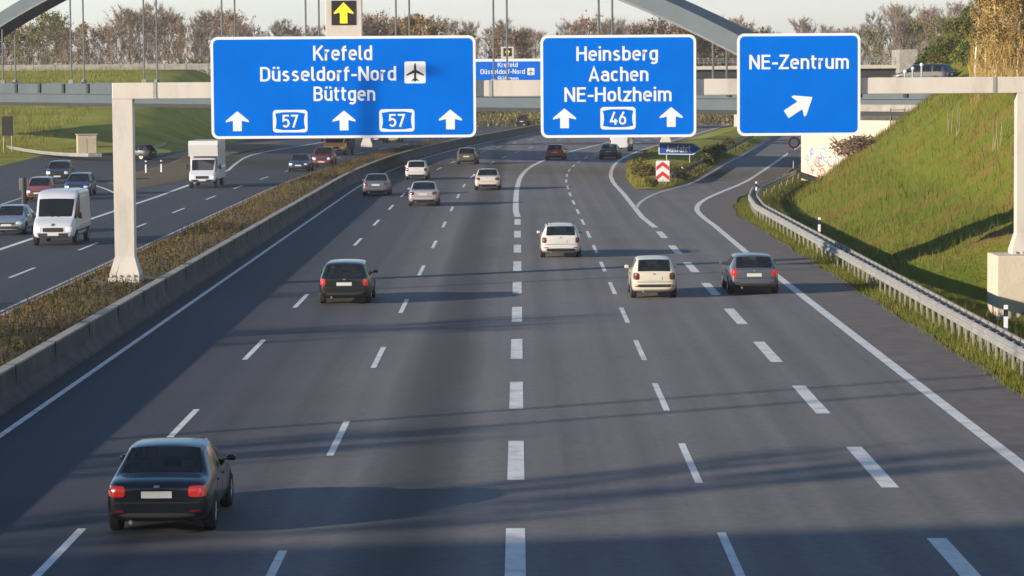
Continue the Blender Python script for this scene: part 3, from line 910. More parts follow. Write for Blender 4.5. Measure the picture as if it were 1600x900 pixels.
cab = gp(136, 243)
o = empty('utility_cabinet', (cab.x, cab.y, 0), R(12), 'pale boxy utility cabinet at the foot of the bridge pier on the meadow', 'cabinet')
mb = MB(); mb.box((0, 0, 1.0), (2.0, 1.2, 2.2), bev=.04); mb.build('housing', M['cream_concrete'], o)
mb = MB(); mb.box((0, 0, 2.15), (2.2, 1.4, .1), bev=.02); mb.build('lid', M['concrete'], o)
mb = MB(); mb.box((-.48, -.62, 1.0), (.9, .04, 1.7), bev=.01); mb.box((.48, -.62, 1.0), (.9, .04, 1.7), bev=.01); mb.build('door', M['cream_concrete'], o)

# ------------------------------------------------------------------ far overpass and pale parapet on the ridge
FO = 408.0
far = empty('overpass', (0, FO, 0), 0, 'low grey road overpass with railing far behind the arch bridge', 'bridge')
xa, xb = -26.0, at_y(1412, 100, FO).x
zt = 9.05
mb = MB(); mb.box(((xa + xb) / 2, 5, zt - .35), (xb - xa, 10, .5)); mb.build('deck', M['concrete'], far)
mb = MB(); mb.box(((xa + xb) / 2, 5, zt - 1.2), (xb - xa - .5, 8.6, 1.15)); mb.build('girder', M['bridge_dark'], far)
mb = MB()
for x in frange(xa, xb, 2.0): mb.box((x, .1, zt + .4), (.08, .08, 1.1))
for z in (.35, .62, .9): mb.box(((xa + xb) / 2, .1, zt + z), (xb - xa, .06, .08))
mb.build('railing', M['galv_dark'], far)
for x in (6.0, 30.0):
    mb = MB(); mb.box((x + 1.5, 5, 3.6), (1.0, 7, 7.4)); mb.build('pier', M['concrete'], far)
wp = at_y(1418, 83, FO - 2)
mb = MB(); mb.box((wp.x, 1, wp.z - 1.2), (2.6, 8, 3.4), bev=.05); mb.build('end_block', M['cap_concrete'], far)
par = empty('parapet_wall', (-61, 405, 9), 0, 'long pale low parapet on the ridge beyond the left meadow', 'wall')
mb = MB()
for i in range(44):
    mb.box((-60 + i * 3.05 - 6 + 0, 0, .35), (3.0, .16, .82), bev=.01)
mb.build('panel', M['cap_concrete'], par)
mb = MB()
for i in range(45): mb.box((-61.5 + i * 3.05 - 6, .12, .2), (.14, .14, 1.1))
mb.build('post', M['galv'], par)

# ------------------------------------------------------------------ small signs and posts
# arrow sign
p0 = gp(1062, 262); Ys = p0.y
def ax(px, py): return at_y(px, py, Ys)
o = empty('exit_sign', (p0.x, Ys, 0), 0, 'dark blue arrow shaped exit sign reading Ausfahrt on the grassy wedge', 'road sign')
og = o.location.copy()
poly = [ax(1029, 241), ax(1083, 242), ax(1096, 232.5), ax(1083, 223), ax(1029, 222)]
poly = [(p.x, p.z) for p in poly]
cx = sum(p[0] for p in poly) / 5; cz = sum(p[1] for p in poly) / 5
mb = MB(); mb.prism(poly, lambda p: Vector((p[0], Ys + .05, p[1])) - og, lambda p: Vector((p[0], Ys, p[1])) - og); mb.build('border', M['sign_white'], o)
mb = MB(); plate(mb, [(cx + (x - cx) * .955, cz + (z - cz) * .86) for x, z in poly], Ys - .004, og); mb.build('face', M['sign_dark_blue'], o)
mb = MB(); a, b = ax(1041, 238), ax(1079, 227); lettering(mb, 'Ausfahrt', a.x, b.x, a.z, b.z - a.z, Ys - .008, og, .016); mb.build('lettering', M['sign_white'], o, normals=False)
for px in (1042, 1078):
    mb = MB(); q = ax(px, 240); mb.tube(Vector((q.x, Ys + .12, -.1)) - og, Vector((q.x, Ys + .12, q.z + .9)) - og, .06, n=8); mb.build('post', M['galv'], o)
# chevron board
p0 = gp(1035, 291); Ys = p0.y
o = empty('chevron_board', (p0.x, Ys, 0), 0, 'white board with red upward chevrons standing in shrubs at the exit nose', 'road sign')
og = o.location.copy()
a, b = ax(1025, 284), ax(1046, 251)
mb = MB(); mb.prism(rrect(a.x, a.z, b.x, b.z, .05), lambda p: Vector((p[0], Ys + .05, p[1])) - og, lambda p: Vector((p[0], Ys, p[1])) - og); mb.build('face', M['sign_white'], o)
w, hh = b.x - a.x, b.z - a.z
mb = MB(); mx_ = (a.x + b.x) / 2
for f in (.06, .52):
    z = a.z + hh * f
    plate(mb, [(a.x + .02, z), (mx_, z + hh * .24), (b.x - .02, z), (b.x - .02, z + hh * .20), (mx_, z + hh * .44), (a.x + .02, z + hh * .20)], Ys - .004, og)
mb.build('chevron', M['sign_red'], o)
for s_ in (-.28, .28):
    mb = MB(); mb.tube((s_, .1, -.1), (s_, .1, 1.6), .04, n=8); mb.build('post', M['galv'], o)
# red and white sign at the slip road
p0 = gp(1240, 264); Ys = p0.y
o = empty('warning_sign', (p0.x, Ys, 0), 0, 'round red and white sign with small plate beside the slip road and abutment wall', 'road sign')
og = o.location.copy()
def disc(c, r, n=20): return [(c.x + r * math.cos(2 * math.pi * i / n), c.z + r * math.sin(2 * math.pi * i / n)) for i in range(n)]
q = ax(1241, 223); k = Ys / F_PX
mb = MB(); mb.prism(disc(q, 9.0 * k), lambda p: Vector((p[0], Ys + .04, p[1])) - og, lambda p: Vector((p[0], Ys, p[1])) - og); mb.build('rim_disc', M['sign_red'], o)
mb = MB(); plate(mb, disc(q, 6.4 * k), Ys - .004, og); mb.build('face', M['sign_white'], o)
q = ax(1240, 238.5)
mb = MB(); mb.prism(rrect(q.x - 8.5 * k, q.z - 4.5 * k, q.x + 8.5 * k, q.z + 4.5 * k, .06), lambda p: Vector((p[0], Ys + .04, p[1])) - og, lambda p: Vector((p[0], Ys, p[1])) - og); mb.build('plate', M['sign_white'], o)
mb = MB(); mb.tube((0, .09, -.2), (0, .09, 2.9), .045, n=8); mb.build('post', M['galv'], o)
# sign board seen from behind, at the left edge
p0 = gp(12, 240); Ys = p0.y
o = empty('road_sign', (p0.x, Ys, 0), 0, 'dark grey sign board on two posts before the meadow at the left edge', 'road sign')
a, b = ax(3, 212), ax(20, 182)
mb = MB(); mb.box(((a.x + b.x) / 2 - p0.x, 0, (a.z + b.z) / 2), (b.x - a.x, .06, b.z - a.z), bev=.01); mb.build('board', M['sign_black'], o)
for px in (5, 18):
    mb = MB(); q = ax(px, 200); mb.tube((q.x - p0.x, .08, -.1), (q.x - p0.x, .08, b.z), .05, n=8); mb.build('post', M['galv'], o)

DG = 'white delineator posts along the roads'
def delineator(x, y, label, h=1.05, z=0.0):
    o = empty('delineator_post', (x, y, z), 0, label, 'delineator', DG)
    mb = MB()
    mb.prism([(-.06, -.06), (.06, -.06), (0, .07)], lambda p: Vector((p[0], p[1], -.1)), lambda p: Vector((p[0], p[1], h))); mb.build('post', M['sign_white'], o)
    mb = MB()
    mb.prism([(-.063, -.063), (.063, -.063), (0, .073)], lambda p: Vector((p[0], p[1], h - .32)), lambda p: Vector((p[0], p[1], h - .12))); mb.build('band', M['sign_black'], o)
delineator(13.62, 80.9, 'white post behind the guardrail in front of the concrete gantry block', 1.3)
delineator(13.62, 131.2, 'white post behind the guardrail below the open grass slope', 1.3)
delineator(14.6, 178.0, 'white post at the bend of the guardrail beside the slip road', 1.2)
q = gp(228, 272); delineator(q.x, q.y, 'left of two small white posts on the verge beside the gantry post', 1.1)
q = gp(252, 271); delineator(q.x, q.y, 'right of two small white posts on the verge, nearer the box van', 1.1)
q = gp(1066, 282); delineator(q.x, q.y, 'small white post on the grassy wedge right of the chevron board', 1.0)
# dark post beside the silver car
q = gp(38, 327)
o = empty('marker_post', (q.x, q.y, 0), 0, 'dark upright post behind the silver car at the left edge', 'post')
mb = MB(); mb.tube((0, 0, 0), (0, 0, 1.9), .16, n=10); mb.build('column', M['plastic'], o)
mb = MB(); mb.box((.0, -.02, 1.5), (.55, .1, .75), bev=.03); mb.build('board', M['hanger'], o)

# unseen lamp posts and a plain block, added left of the picture to cast shadows
lampg = 'street lamps left of the oncoming road'
lab = ['tall grey street lamp left of the oncoming road, nearest of three', 'tall grey street lamp left of the oncoming road, middle of three', 'tall grey street lamp left of the oncoming road, farthest of three']
for i, y in enumerate((47.6, 50.4, 92.3)):
    o = empty('street_lamp', (-40.5, y - 6.3, 0), 0, lab[i], 'street lamp', lampg)
    mb = MB(); mb.tube((0, 0, -.2), (0, 0, 17), .16, .10, n=10); mb.build('pole', M['galv'], o)
    mb = MB(); mb.tube((0, 0, 16.9), (1.8, 0, 17.2), .06, n=8); mb.build('arm', M['galv'], o)
    mb = MB(); mb.box((2.1, 0, 17.2), (.8, .3, .15), bev=.04); mb.build('lamp_head', M['galv_dark'], o)
o = empty('office_building', (-59.5, -1.5, 0), R(9), 'plain office block left of the oncoming road throwing its shadow across it', 'building')
mb = MB(); mb.box((0, 0, 7.5), (34, 31, 15.0)); mb.build('wall', M['concrete'], o)
mb = MB(); mb.box((0, 0, 15.2), (34.4, 31.4, .4)); mb.build('roof', M['old_concrete'], o)
for fz in range(4):
    for fy in range(7):
        mb = MB(); mb.box((17.0, -13 + fy * 4.3, 2.2 + fz * 3.5), (.12, 2.2, 1.7)); mb.build('window', M['dark_glass'], o)

# ------------------------------------------------------------------ vehicles
def paint(name, c, metal=0.0, rough=0.28):
    return mat(name, c, rough, metal=metal, coat=0.6, spec=0.5)

# station: (y fraction from the rear, underside, shoulder height, top height, width factor, top width factor)
# then the tag of the strip up to the next station: (side band tag, top tag); tags: 0 body, 1 side glass, 2 rear glass, 3 windscreen
def sedan(H): return [
    (0.000, .36, .78, .86, .84, .74, 0, 0), (0.025, .26, .88, .985, .96, .78, 0, 0), (0.125, .20, .90, 1.01, 1.0, .78, 0, 0),
    (0.165, .20, .91, 1.015, 1.0, .80, 0, 2), (0.315, .20, .93, H - .03, 1.0, .68, 0, 0), (0.355, .20, .93, H, 1.0, .68, 1, 0),
    (0.475, .20, .92, H, 1.0, .68, 0, 0), (0.50, .20, .92, H, 1.0, .68, 1, 0), (0.60, .20, .91, H - .04, 1.0, .66, 1, 3),
    (0.755, .20, .88, .95, 1.0, .74, 0, 0), (0.79, .20, .86, .91, 1.0, .80, 0, 0), (0.93, .20, .74, .80, .96, .80, 0, 0), (1.0, .28, .60, .66, .80, .80, 0, 0)]
def hatch(H): return [
    (0.000, .36, .84, .90, .80, .76, 0, 0), (0.02, .26, .93, .97, .945, .78, 0, 2), (0.125, .20, .95, H - .05, 1.0, .69, 0, 0),
    (0.16, .20, .95, H, 1.0, .69, 1, 0), (0.27, .20, .94, H + .01, 1.0, .69, 0, 0), (0.295, .20, .94, H + .01, 1.0, .69, 1, 0), (0.455, .20, .93, H, 1.0, .69, 0, 0), (0.48, .20, .92, H, 1.0, .69, 1, 0), (0.60, .20, .91, H - .05, 1.0, .67, 1, 3),
    (0.775, .20, .88, .96, 1.0, .76, 0, 0), (0.81, .20, .86, .92, 1.0, .80, 0, 0), (0.94, .20, .74, .80, .96, .80, 0, 0), (1.0, .28, .60, .66, .80, .80, 0, 0)]
def estate(H): return [
    (0.000, .36, .82, .90, .80, .76, 0, 0), (0.018, .26, .92, .98, .945, .78, 0, 2), (0.085, .20, .94, H - .06, 1.0, .69, 0, 0),
    (0.11, .20, .94, H - .01, 1.0, .69, 1, 0), (0.26, .20, .94, H, 1.0, .69, 0, 0), (0.28, .20, .94, H, 1.0, .69, 1, 0), (0.455, .20, .92, H, 1.0, .69, 0, 0), (0.475, .20, .92, H, 1.0, .69, 1, 0), (0.60, .20, .91, H - .04, 1.0, .67, 1, 3),
    (0.76, .20, .88, .95, 1.0, .76, 0, 0), (0.79, .20, .86, .91, 1.0, .80, 0, 0), (0.93, .20, .74, .80, .96, .80, 0, 0), (1.0, .28, .60, .66, .80, .80, 0, 0)]
def suv(H): return [
    (0.000, .46, .98, 1.05, .88, .78, 0, 0), (0.02, .36, 1.06, 1.12, .98, .82, 0, 2), (0.09, .30, 1.08, H - .06, 1.0, .70, 0, 0),
    (0.115, .30, 1.08, H, 1.0, .70, 1, 0), (0.27, .30, 1.08, H + .01, 1.0, .70, 0, 0), (0.295, .30, 1.08, H + .01, 1.0, .70, 1, 0), (0.455, .30, 1.07, H, 1.0, .70, 0, 0), (0.48, .30, 1.07, H, 1.0, .70, 1, 0), (0.60, .30, 1.06, H - .06, 1.0, .73, 1, 3),
    (0.74, .30, 1.04, 1.12, 1.0, .80, 0, 0), (0.77, .30, 1.03, 1.10, 1.0, .82, 0, 0), (0.94, .30, .94, 1.0, .97, .82, 0, 0), (1.0, .36, .76, .84, .84, .82, 0, 0)]
def cargo(H): return [
    (0.000, .46, 1.30, H - .10, .95, .86, 0, 0), (0.012, .36, 1.32, H - .02, .99, .88, 0, 0), (0.30, .34, 1.32, H, 1.0, .88, 0, 0), (0.58, .34, 1.32, H, 1.0, .88, 0, 0),
    (0.62, .34, 1.32, H - .02, 1.0, .87, 1, 0), (0.70, .34, 1.30, H - .14, 1.0, .86, 1, 0), (0.745, .34, 1.29, H - .38, 1.0, .84, 1, 3),
    (0.865, .34, 1.24, 1.33, .99, .80, 0, 0), (0.885, .34, 1.20, 1.27, .985, .82, 0, 0), (0.97, .34, 1.0, 1.08, .95, .82, 0, 0), (1.0, .40, .80, .90, .86, .82, 0, 0)]

def loft(stations, L, W, glass_h=.085):
    bm = bmesh.new()
    cl = bm.edges.layers.float.new('crease_edge')
    vc = bm.verts.layers.float.new('crease_vert')
    rings = []
    for (yf, zb, zs, zt, wf, tf, sg, tg) in stations:
        y = (yf - .5) * L; w = W / 2 * wf; hgt = zs - zb
        cabin = zt - zs > .25
        wt = W / 2 * wf * (tf + .065)
        up = zt - glass_h if cabin else zs + (zt - zs) * .55
        P = [(0, zb), (.82 * w, zb), (.965 * w, zb + .10), (1.0 * w, zb + .36 * hgt), (.995 * w, zb + .74 * hgt), (.955 * w, zs),
             (wt if cabin else w * .90, up), (W / 2 * wf * tf if cabin else w * tf, zt - (.012 if cabin else .01)), (0, zt + (.015 if cabin else .005))]
        r = [bm.verts.new((x, y, z)) for x, z in P]
        l = [r[0]] + [bm.verts.new((-x, y, z)) for x, z in P[1:-1]] + [r[8]]
        rings.append((r, l))
    for i in range(len(stations) - 1):
        sg, tg = stations[i][6], stations[i][7]
        for s_ in (0, 1):
            a, b = rings[i][s_], rings[i + 1][s_]
            for j in range(8):
                q = (a[j], b[j], b[j + 1], a[j + 1])
                f = bm.faces.new(q if s_ == 0 else tuple(reversed(q)))
                if j == 5: f.material_index = sg
                if j == 7: f.material_index = tg
    for k, rev in ((0, False), (-1, True)):
        r, l = rings[k]
        fs = [(r[0], r[1], l[1])] + [(r[j], r[j + 1], l[j + 1], l[j]) for j in range(1, 7)] + [(r[7], r[8], l[7])]
        for f in fs: bm.faces.new(tuple(reversed(f)) if rev else f)
    bmesh.ops.recalc_face_normals(bm, faces=bm.faces[:])
    for e in bm.edges:
        ms = {f.material_index for f in e.link_faces}
        if len(ms) > 1: e[cl] = .8
    for v in bm.verts:
        bd = [e for e in v.link_edges if len({f.material_index for f in e.link_faces}) > 1]
        if len(bd) == 2 and (bd[0].other_vert(v).co - v.co).angle(bd[1].other_vert(v).co - v.co, 3) < 2.4: v[vc] = .62
        elif len(bd) > 2: v[vc] = .7
    # firmer ends and lower sill
    for k in (0, -1):
        r, l = rings[k]
        ring = r + l[1:-1]
        for e in {e for v in ring for e in v.link_edges}:
            if e.verts[0] in ring and e.verts[1] in ring and len(e.link_faces) == 2: e[cl] = max(e[cl], .25)
    me = bpy.data.meshes.new('cage')
    bm.to_mesh(me); bm.free()
    o = bpy.data.objects.new('cage', me); col.objects.link(o)
    for i in range(4): me.materials.append(None)
    md = o.modifiers.new('s', 'SUBSURF'); md.levels = 2; md.render_levels = 2
    bpy.context.view_layer.update()
    ev = o.evaluated_get(bpy.context.evaluated_depsgraph_get())
    m2 = bpy.data.meshes.new_from_object(ev)
    vs = [v.co.copy() for v in m2.vertices]
    fs = [(tuple(p.vertices), p.material_index) for p in m2.polygons]
    bpy.data.objects.remove(o); bpy.data.meshes.remove(me); bpy.data.meshes.remove(m2)
    # restore the nominal length and width the smoothing ate
    sx = W / (2 * max(v.x for v in vs)); ly = [v.y for v in vs]; sy = L / (max(ly) - min(ly)); my = (max(ly) + min(ly)) / 2
    zt = max(v.z for v in vs); sz = max(s[3] for s in stations) / zt
    vs = [Vector((v.x * sx, (v.y - my) * sy, v.z * sz)) for v in vs]
    return vs, fs

def sub_mesh(name, vs, fs, m, parent, sm=True):
    idx = {}
    nv, nf = [], []
    for f in fs:
        q = []
        for i in f:
            if i not in idx: idx[i] = len(nv); nv.append(vs[i])
            q.append(idx[i])
        nf.append(q)
    me = bpy.data.meshes.new(name); me.from_pydata(nv, [], nf); me.update()
    return link_mesh(name, me, m, parent, sm)

def comps(fs):
    par = {}
    def find(a):
        while par.setdefault(a, a) != a:
            par[a] = par[par[a]]; a = par[a]
        return a
    for f in fs:
        for i in f[1:]: par[find(i)] = find(f[0])
    g = {}
    for f in fs: g.setdefault(find(f[0]), []).append(f)
    return list(g.values())

def patch(name, bvh, side, u0, v0, u1, v1, m, parent, lift=.010, n=7, corner=.25, skew=0.0):
    """a thin cover that follows the body: a rounded rectangle projected from the rear, the front or a flank"""
    rows = []
    cu, cv = (u0 + u1) / 2, (v0 + v1) / 2
    for j in range(n + 1):
        row = []
        for i in range(n + 1):
            a, b = 2 * i / n - 1, 2 * j / n - 1
            # squircle mapping rounds the corners
            x = a * math.sqrt(1 - corner * b * b / 2); y = b * math.sqrt(1 - corner * a * a / 2)
            u = cu + x * (u1 - u0) / 2 + skew * y; v = cv + y * (v1 - v0) / 2
            if side == 'rear': o_, d = Vector((u, -20, v)), Vector((0, 1, 0))
            elif side == 'front': o_, d = Vector((u, 20, v)), Vector((0, -1, 0))
            elif side == 'right': o_, d = Vector((20, u, v)), Vector((-1, 0, 0))
            else: o_, d = Vector((-20, u, v)), Vector((1, 0, 0))
            h = bvh.ray_cast(o_, d)
            row.append((h[0], d) if h[0] is not None else None)
        rows.append(row)
    flat = [p for r in rows for p in r if p]
    if len(flat) < 4: return None
    far_ = max(p[0].dot(p[1]) for p in flat)
    bm = bmesh.new()
    A, B = [], []
    last = flat[0]
    for r in rows:
        ra, rb = [], []
        for p in r:
            if p is None: p = last
            last = p
            ra.append(bm.verts.new(p[0] - p[1] * lift)); rb.append(bm.verts.new(p[0] + p[1] * .02))
        A.append(ra); B.append(rb)
    for j in range(n):
        for i in range(n): bm.faces.new((A[j][i], A[j][i + 1], A[j + 1][i + 1], A[j + 1][i]))
    for i in range(n):
        for P, Q in ((A[0][i], A[0][i + 1]), (A[n][i + 1], A[n][i])): pass
        bm.faces.new((A[0][i + 1], A[0][i], B[0][i], B[0][i + 1])); bm.faces.new((A[n][i], A[n][i + 1], B[n][i + 1], B[n][i]))
        bm.faces.new((A[i][0], A[i + 1][0], B[i + 1][0], B[i][0])); bm.faces.new((A[i + 1][n], A[i][n], B[i][n], B[i + 1][n]))
    bmesh.ops.recalc_face_normals(bm, faces=bm.faces[:])
    me = bpy.data.meshes.new(name); bm.to_mesh(me); bm.free()
    return link_mesh(name, me, m, parent, False)

def wheel(parent, x, y, r, w=.21):
    sgn = 1 if x > 0 else -1
    bm = bmesh.new()
    n = 24
    prof = [(r * .62, w / 2), (r * .93, w / 2), (r, w / 2 - .04), (r, -w / 2 + .04), (r * .93, -w / 2), (r * .62, -w / 2)]
    rg_ = []
    for i in range(n):
        t = 2 * math.pi * i / n
        rg_.append([bm.verts.new((x + b, y + a * math.cos(t), r + a * math.sin(t))) for a, b in prof])
    for i in range(n):
        a, b = rg_[i], rg_[(i + 1) % n]
        for j in range(5): bm.faces.new((a[j], a[j + 1], b[j + 1], b[j]))
    bmesh.ops.recalc_face_normals(bm, faces=bm.faces[:])
    me = bpy.data.meshes.new('wheel'); bm.to_mesh(me); bm.free()
    wl = link_mesh('wheel', me, M['tyre'], parent)
    mb = MB()
    mb.tube((x - sgn * w * .45, y, r), (x + sgn * (w / 2 - .025), y, r), r * .63, n=20)
    for k in range(5):
        t = 2 * math.pi * k / 5
        mb.tube((x + sgn * (w / 2 - .02), y, r), (x + sgn * (w / 2 - .02), y + r * .55 * math.cos(t), r + r * .55 * math.sin(t)), .028, .02, n=6)
    mb.build('rim', M['rim'], wl)
    return wl

def vehicle(name, label, cat, group, x, y, rz, style, L, W, H, pmat, plate_w=.52, lit=False, roof_rails=False, front=False, dark_bumper=True, lamp='std', parts=True):
    """local +y is the front; x, y is the middle of the bumper nearest to the viewer"""
    st = {'sedan': sedan, 'hatch': hatch, 'estate': estate, 'suv': suv, 'cargo': cargo}[style](H)
    vs, fs = loft(st, L, W)
    d = Vector((-math.sin(rz), math.cos(rz), 0))
    c = Vector((x, y, 0)) + (d * (L / 2) if not front else -d * (L / 2))
    o = empty(name, c, rz, label, cat, group)
    groups = {0: [], 1: [], 2: [], 3: []}
    for f, k in fs: groups[k].append(f)
    body = sub_mesh('body', vs, groups[0], pmat, o)
    for k, nm in ((1, 'side_window'), (2, 'rear_window'), (3, 'windscreen')):
        for cfs in comps(groups[k]) if groups[k] else []:
            sub_mesh(nm, vs, cfs, M['glass'], o)
    bvh = BVHTree.FromPolygons([tuple(v) for v in vs], [f for f, k in fs])
    big = style == 'cargo'
    r = .345 if big else (.36 if style == 'suv' else .315)
    wy0, wy1 = (-L * .27, L * .345) if big else (-L * .295, L * .305)
    for wx in (W / 2 - .125, -(W / 2 - .125)):
        for wy in (wy0, wy1):
            sd = 'right' if wx > 0 else 'left'
            patch('wheel_arch', bvh, sd, wy - r - .07, .24, wy + r + .07, r * 2 + .06, M['plastic'], o, .006, 8, 1.0)
            wheel(o, wx + (.035 if wx > 0 else -.035), wy, r)
    zt = .5
    hb = .40 if not big else .55
    # rear
    if not front or parts:
        if style == 'cargo':
            for s_ in (-1, 1): patch('tail_lamp', bvh, 'rear', s_ * (W / 2 - .10) - .06, .85, s_ * (W / 2 - .10) + .06, 1.25, M['tail'], o)
            patch('number_plate', bvh, 'rear', -.26, .75, .26, .87, M['plate'], o, .012, 4, 0)
        else:
            tm = M['tail_lit'] if lit else M['tail']
            zl = {'sedan': (.70, .89), 'hatch': (.68, .92), 'estate': (.66, .90), 'suv': (.74, 1.10)}[style]
            wl = {'sedan': .30, 'hatch': .21, 'estate': .18, 'suv': .20}[style]
            for s_ in (-1, 1):
                xo = W / 2 * .93
                patch('tail_lamp', bvh, 'rear', s_ * xo - (wl if s_ > 0 else 0), zl[0], s_ * xo + (0 if s_ > 0 else wl), zl[1], tm, o, .014, 8, .5)
            zp = .74 if style in ('sedan',) else .72
            patch('number_plate', bvh, 'rear', -plate_w / 2, zp - .055, plate_w / 2, zp + .06, M['plate'], o, .016, 5, 0)
            if dark_bumper: patch('bumper_trim', bvh, 'rear', -W * .36, .30, W * .36, .43, M['plastic'], o, .008, 8, .4)
            else: patch('bumper_trim', bvh, 'rear', -W * .44, .42, W * .44, .52, M['plastic'], o, .012, 8, .2)
            patch('lid_gap', bvh, 'rear', -W * .40, .595, W * .40, .610, M['plastic'], o, .004, 8, 0)
            patch('badge', bvh, 'rear', -.05, .86, .05, .90, M['rim'], o, .012, 3, .5)
            for s_ in (-1, 1): patch('reflector', bvh, 'rear', s_ * W * .36 - .09, .44, s_ * W * .36 + .09, .475, M['tail'], o, .014, 3, .2)
            mb = MB(); mb.tube((-W * .25, -L / 2 + .12, .27), (-W * .25, -L / 2 - .02, .27), .035, n=8); mb.build('exhaust_pipe', M['galv_dark'], o)
    # front
    if front:
        if big:
            for s_ in (-1, 1):
                mb = MB(); mb.tube((s_ * .12, L * .372, 1.335), (s_ * .62, L * .345, 1.50), .014, n=5); mb.build('wiper', M['plastic'], o)
            patch('badge', bvh, 'front', -.09, .93, .09, 1.05, M['rim'], o, .014, 4, .8)
        zh = (.66, .90) if big else ((.70, .90) if style == 'suv' else (.56, .70))
        for s_ in (-1, 1):
            xo = W / 2 * .88
            patch('headlamp', bvh, 'front', s_ * xo - (.30 if s_ > 0 else 0), zh[0], s_ * xo + (0 if s_ > 0 else .30), zh[1], M['head'], o, .012, 8, .5)
        patch('grille', bvh, 'front', -W * .24, zh[0] - .01, W * .24, zh[1] - .05, M['plastic'], o, .012, 6, .2)
        patch('bumper_trim', bvh, 'front', -W * .45, .34 if not big else .40, W * .45, .46 if not big else .60, M['plastic'], o, .010, 8, .2)
        patch('number_plate', bvh, 'front', -.26, .47 if not big else .48, .26, .58 if not big else .60, M['plate'], o, .022, 4, 0)
    if style != 'cargo' and parts:
        for sx_ in (-W * .21, W * .21):
            mb = MB()
            mb.box((sx_, L * .03, .80), (W * .26, .14, .62), rot=None, bev=.05); mb.box((sx_, L * .025, 1.18), (.24, .09, .17), bev=.04)
            mb.build('front_seat', M['seat'], o)
        mb = MB(); mb.box((0, -L * .165, .78), (W * .70, .16, .46), bev=.05)
        for sx_ in (-W * .22, W * .22): mb.box((sx_, -L * .165, 1.06), (.24, .09, .14), bev=.04)
        mb.build('rear_seat', M['seat'], o)
    # mirrors
    my = L * (.205 if not big else .30); mz = .96 if not big else 1.38
    if style == 'suv': mz = 1.15
    for s_ in (-1, 1):
        mb = MB(); mb.box((s_ * (W / 2 + (.06 if not big else .10)), my, mz), (.17, .12, .12 if not big else .30), bev=.04)
        mb.box((s_ * (W / 2 - .03), my, mz - .03), (.10, .05, .04))
        mb.build('wing_mirror', pmat if not big else M['plastic'], o)
    if roof_rails:
        for s_ in (-1, 1):
            mb = MB(); xr = W * .33
            mb.tube((s_ * xr, -L * .37, H + .02), (s_ * xr, L * .06, H + .03), .018, n=6)
            for q in (-L * .36, -L * .15, L * .05): mb.tube((s_ * xr, q, H - .05), (s_ * xr, q, H + .03), .016, n=6)
            mb.build('roof_rail', M['plastic'], o)
    if not big:
        # lower door trim and door gaps
        for sd, s_ in (('right', 1), ('left', -1)):
            for q in (-L * .02, -L * .20, L * .17):
                patch('door_gap', bvh, sd, q - .008, .34, q + .008, .86, M['plastic'], o, .003, 4, 0)
            for q in (-L * .15, L * .03):
                patch('door_handle', bvh, sd, q - .09, .78, q + .09, .81, M['plastic'], o, .02, 3, .5)
        if style in ('hatch', 'estate'):
            mb = MB(); mb.tube((0, -L * .42, .955), (.32, -L * .395, 1.06), .012, n=5); mb.build('rear_wiper', M['plastic'], o)
    else:
        for sd in ('right', 'left'):
            patch('side_moulding', bvh, sd, -L * .42, .62, L * .26, .70, M['plastic'], o, .012, 10, .1)
            for q in (L * .12, L * .36): patch('door_gap', bvh, sd, q - .01, .40, q + .01, 1.25, M['plastic'], o, .003, 4, 0)
    return o

P_black = paint('black_paint', (.006, .007, .009))
P_dgreen = paint('dark_green_paint', (.006, .011, .009))
P_grey = paint('grey_paint', (.16, .16, .19), .5)
P_white = paint('white_paint', (.50, .49, .48))
P_silver = paint('silver_paint', (.40, .385, .40), .35)
P_beige = paint('dark_beige_paint', (.12, .105, .085), .4)
P_cream = paint('cream_paint', (.48, .45, .39))
P_cream2 = paint('pale_cream_paint', (.52, .48, .38))
P_slate = paint('slate_paint', (.11, .12, .15), .5)
P_red = paint('red_paint', (.30, .022, .015))
P_dark = paint('anthracite_paint', (.03, .033, .038), .3)
P_vwhite = paint('van_white_paint', (.47, .49, .53))
P_silverb = paint('blue_silver_paint', (.24, .28, .34), .4)
P_navy = paint('navy_paint', (.018, .030, .085), .2)
P_mauve = paint('wine_paint', (.20, .045, .06), .2)
P_rust = paint('brick_red_paint', (.22, .06, .035))
P_orange = paint('orange_paint', (.70, .30, .02))
P_yellow = paint('yellow_white_paint', (.70, .62, .25))
P_midnight = paint('midnight_paint', (.008, .012, .035), rough=.5)
P_tarp = mat('navy_tarpaulin', (.010, .014, .035), .7, var=.2)

def hd(y): # heading of the bent road
    return -math.atan((off(y + 2) - off(y - 2)) / 4)
CG, CO = 'vehicles driving away towards the signs', 'vehicles coming towards the viewer on the left'
def away(px, py, label, cat, style, L, W, H, pm, rz=None, name=None, **kw):
    p = gp(px, py) - Vector((0, .75, 0))
    return vehicle(name or 'car', label, cat, CG, p.x, p.y, hd(p.y) if rz is None else rz, style, L, W, H, pm, **kw)
def coming(px, py, label, cat, style, L, W, H, pm, rz=None, name=None, **kw):
    p = gp(px, py) - Vector((0, .75, 0))
    return vehicle(name or 'car', label, cat, CO, p.x, p.y, math.pi + (hd(p.y) if rz is None else rz), style, L, W, H, pm, front=True, **kw)

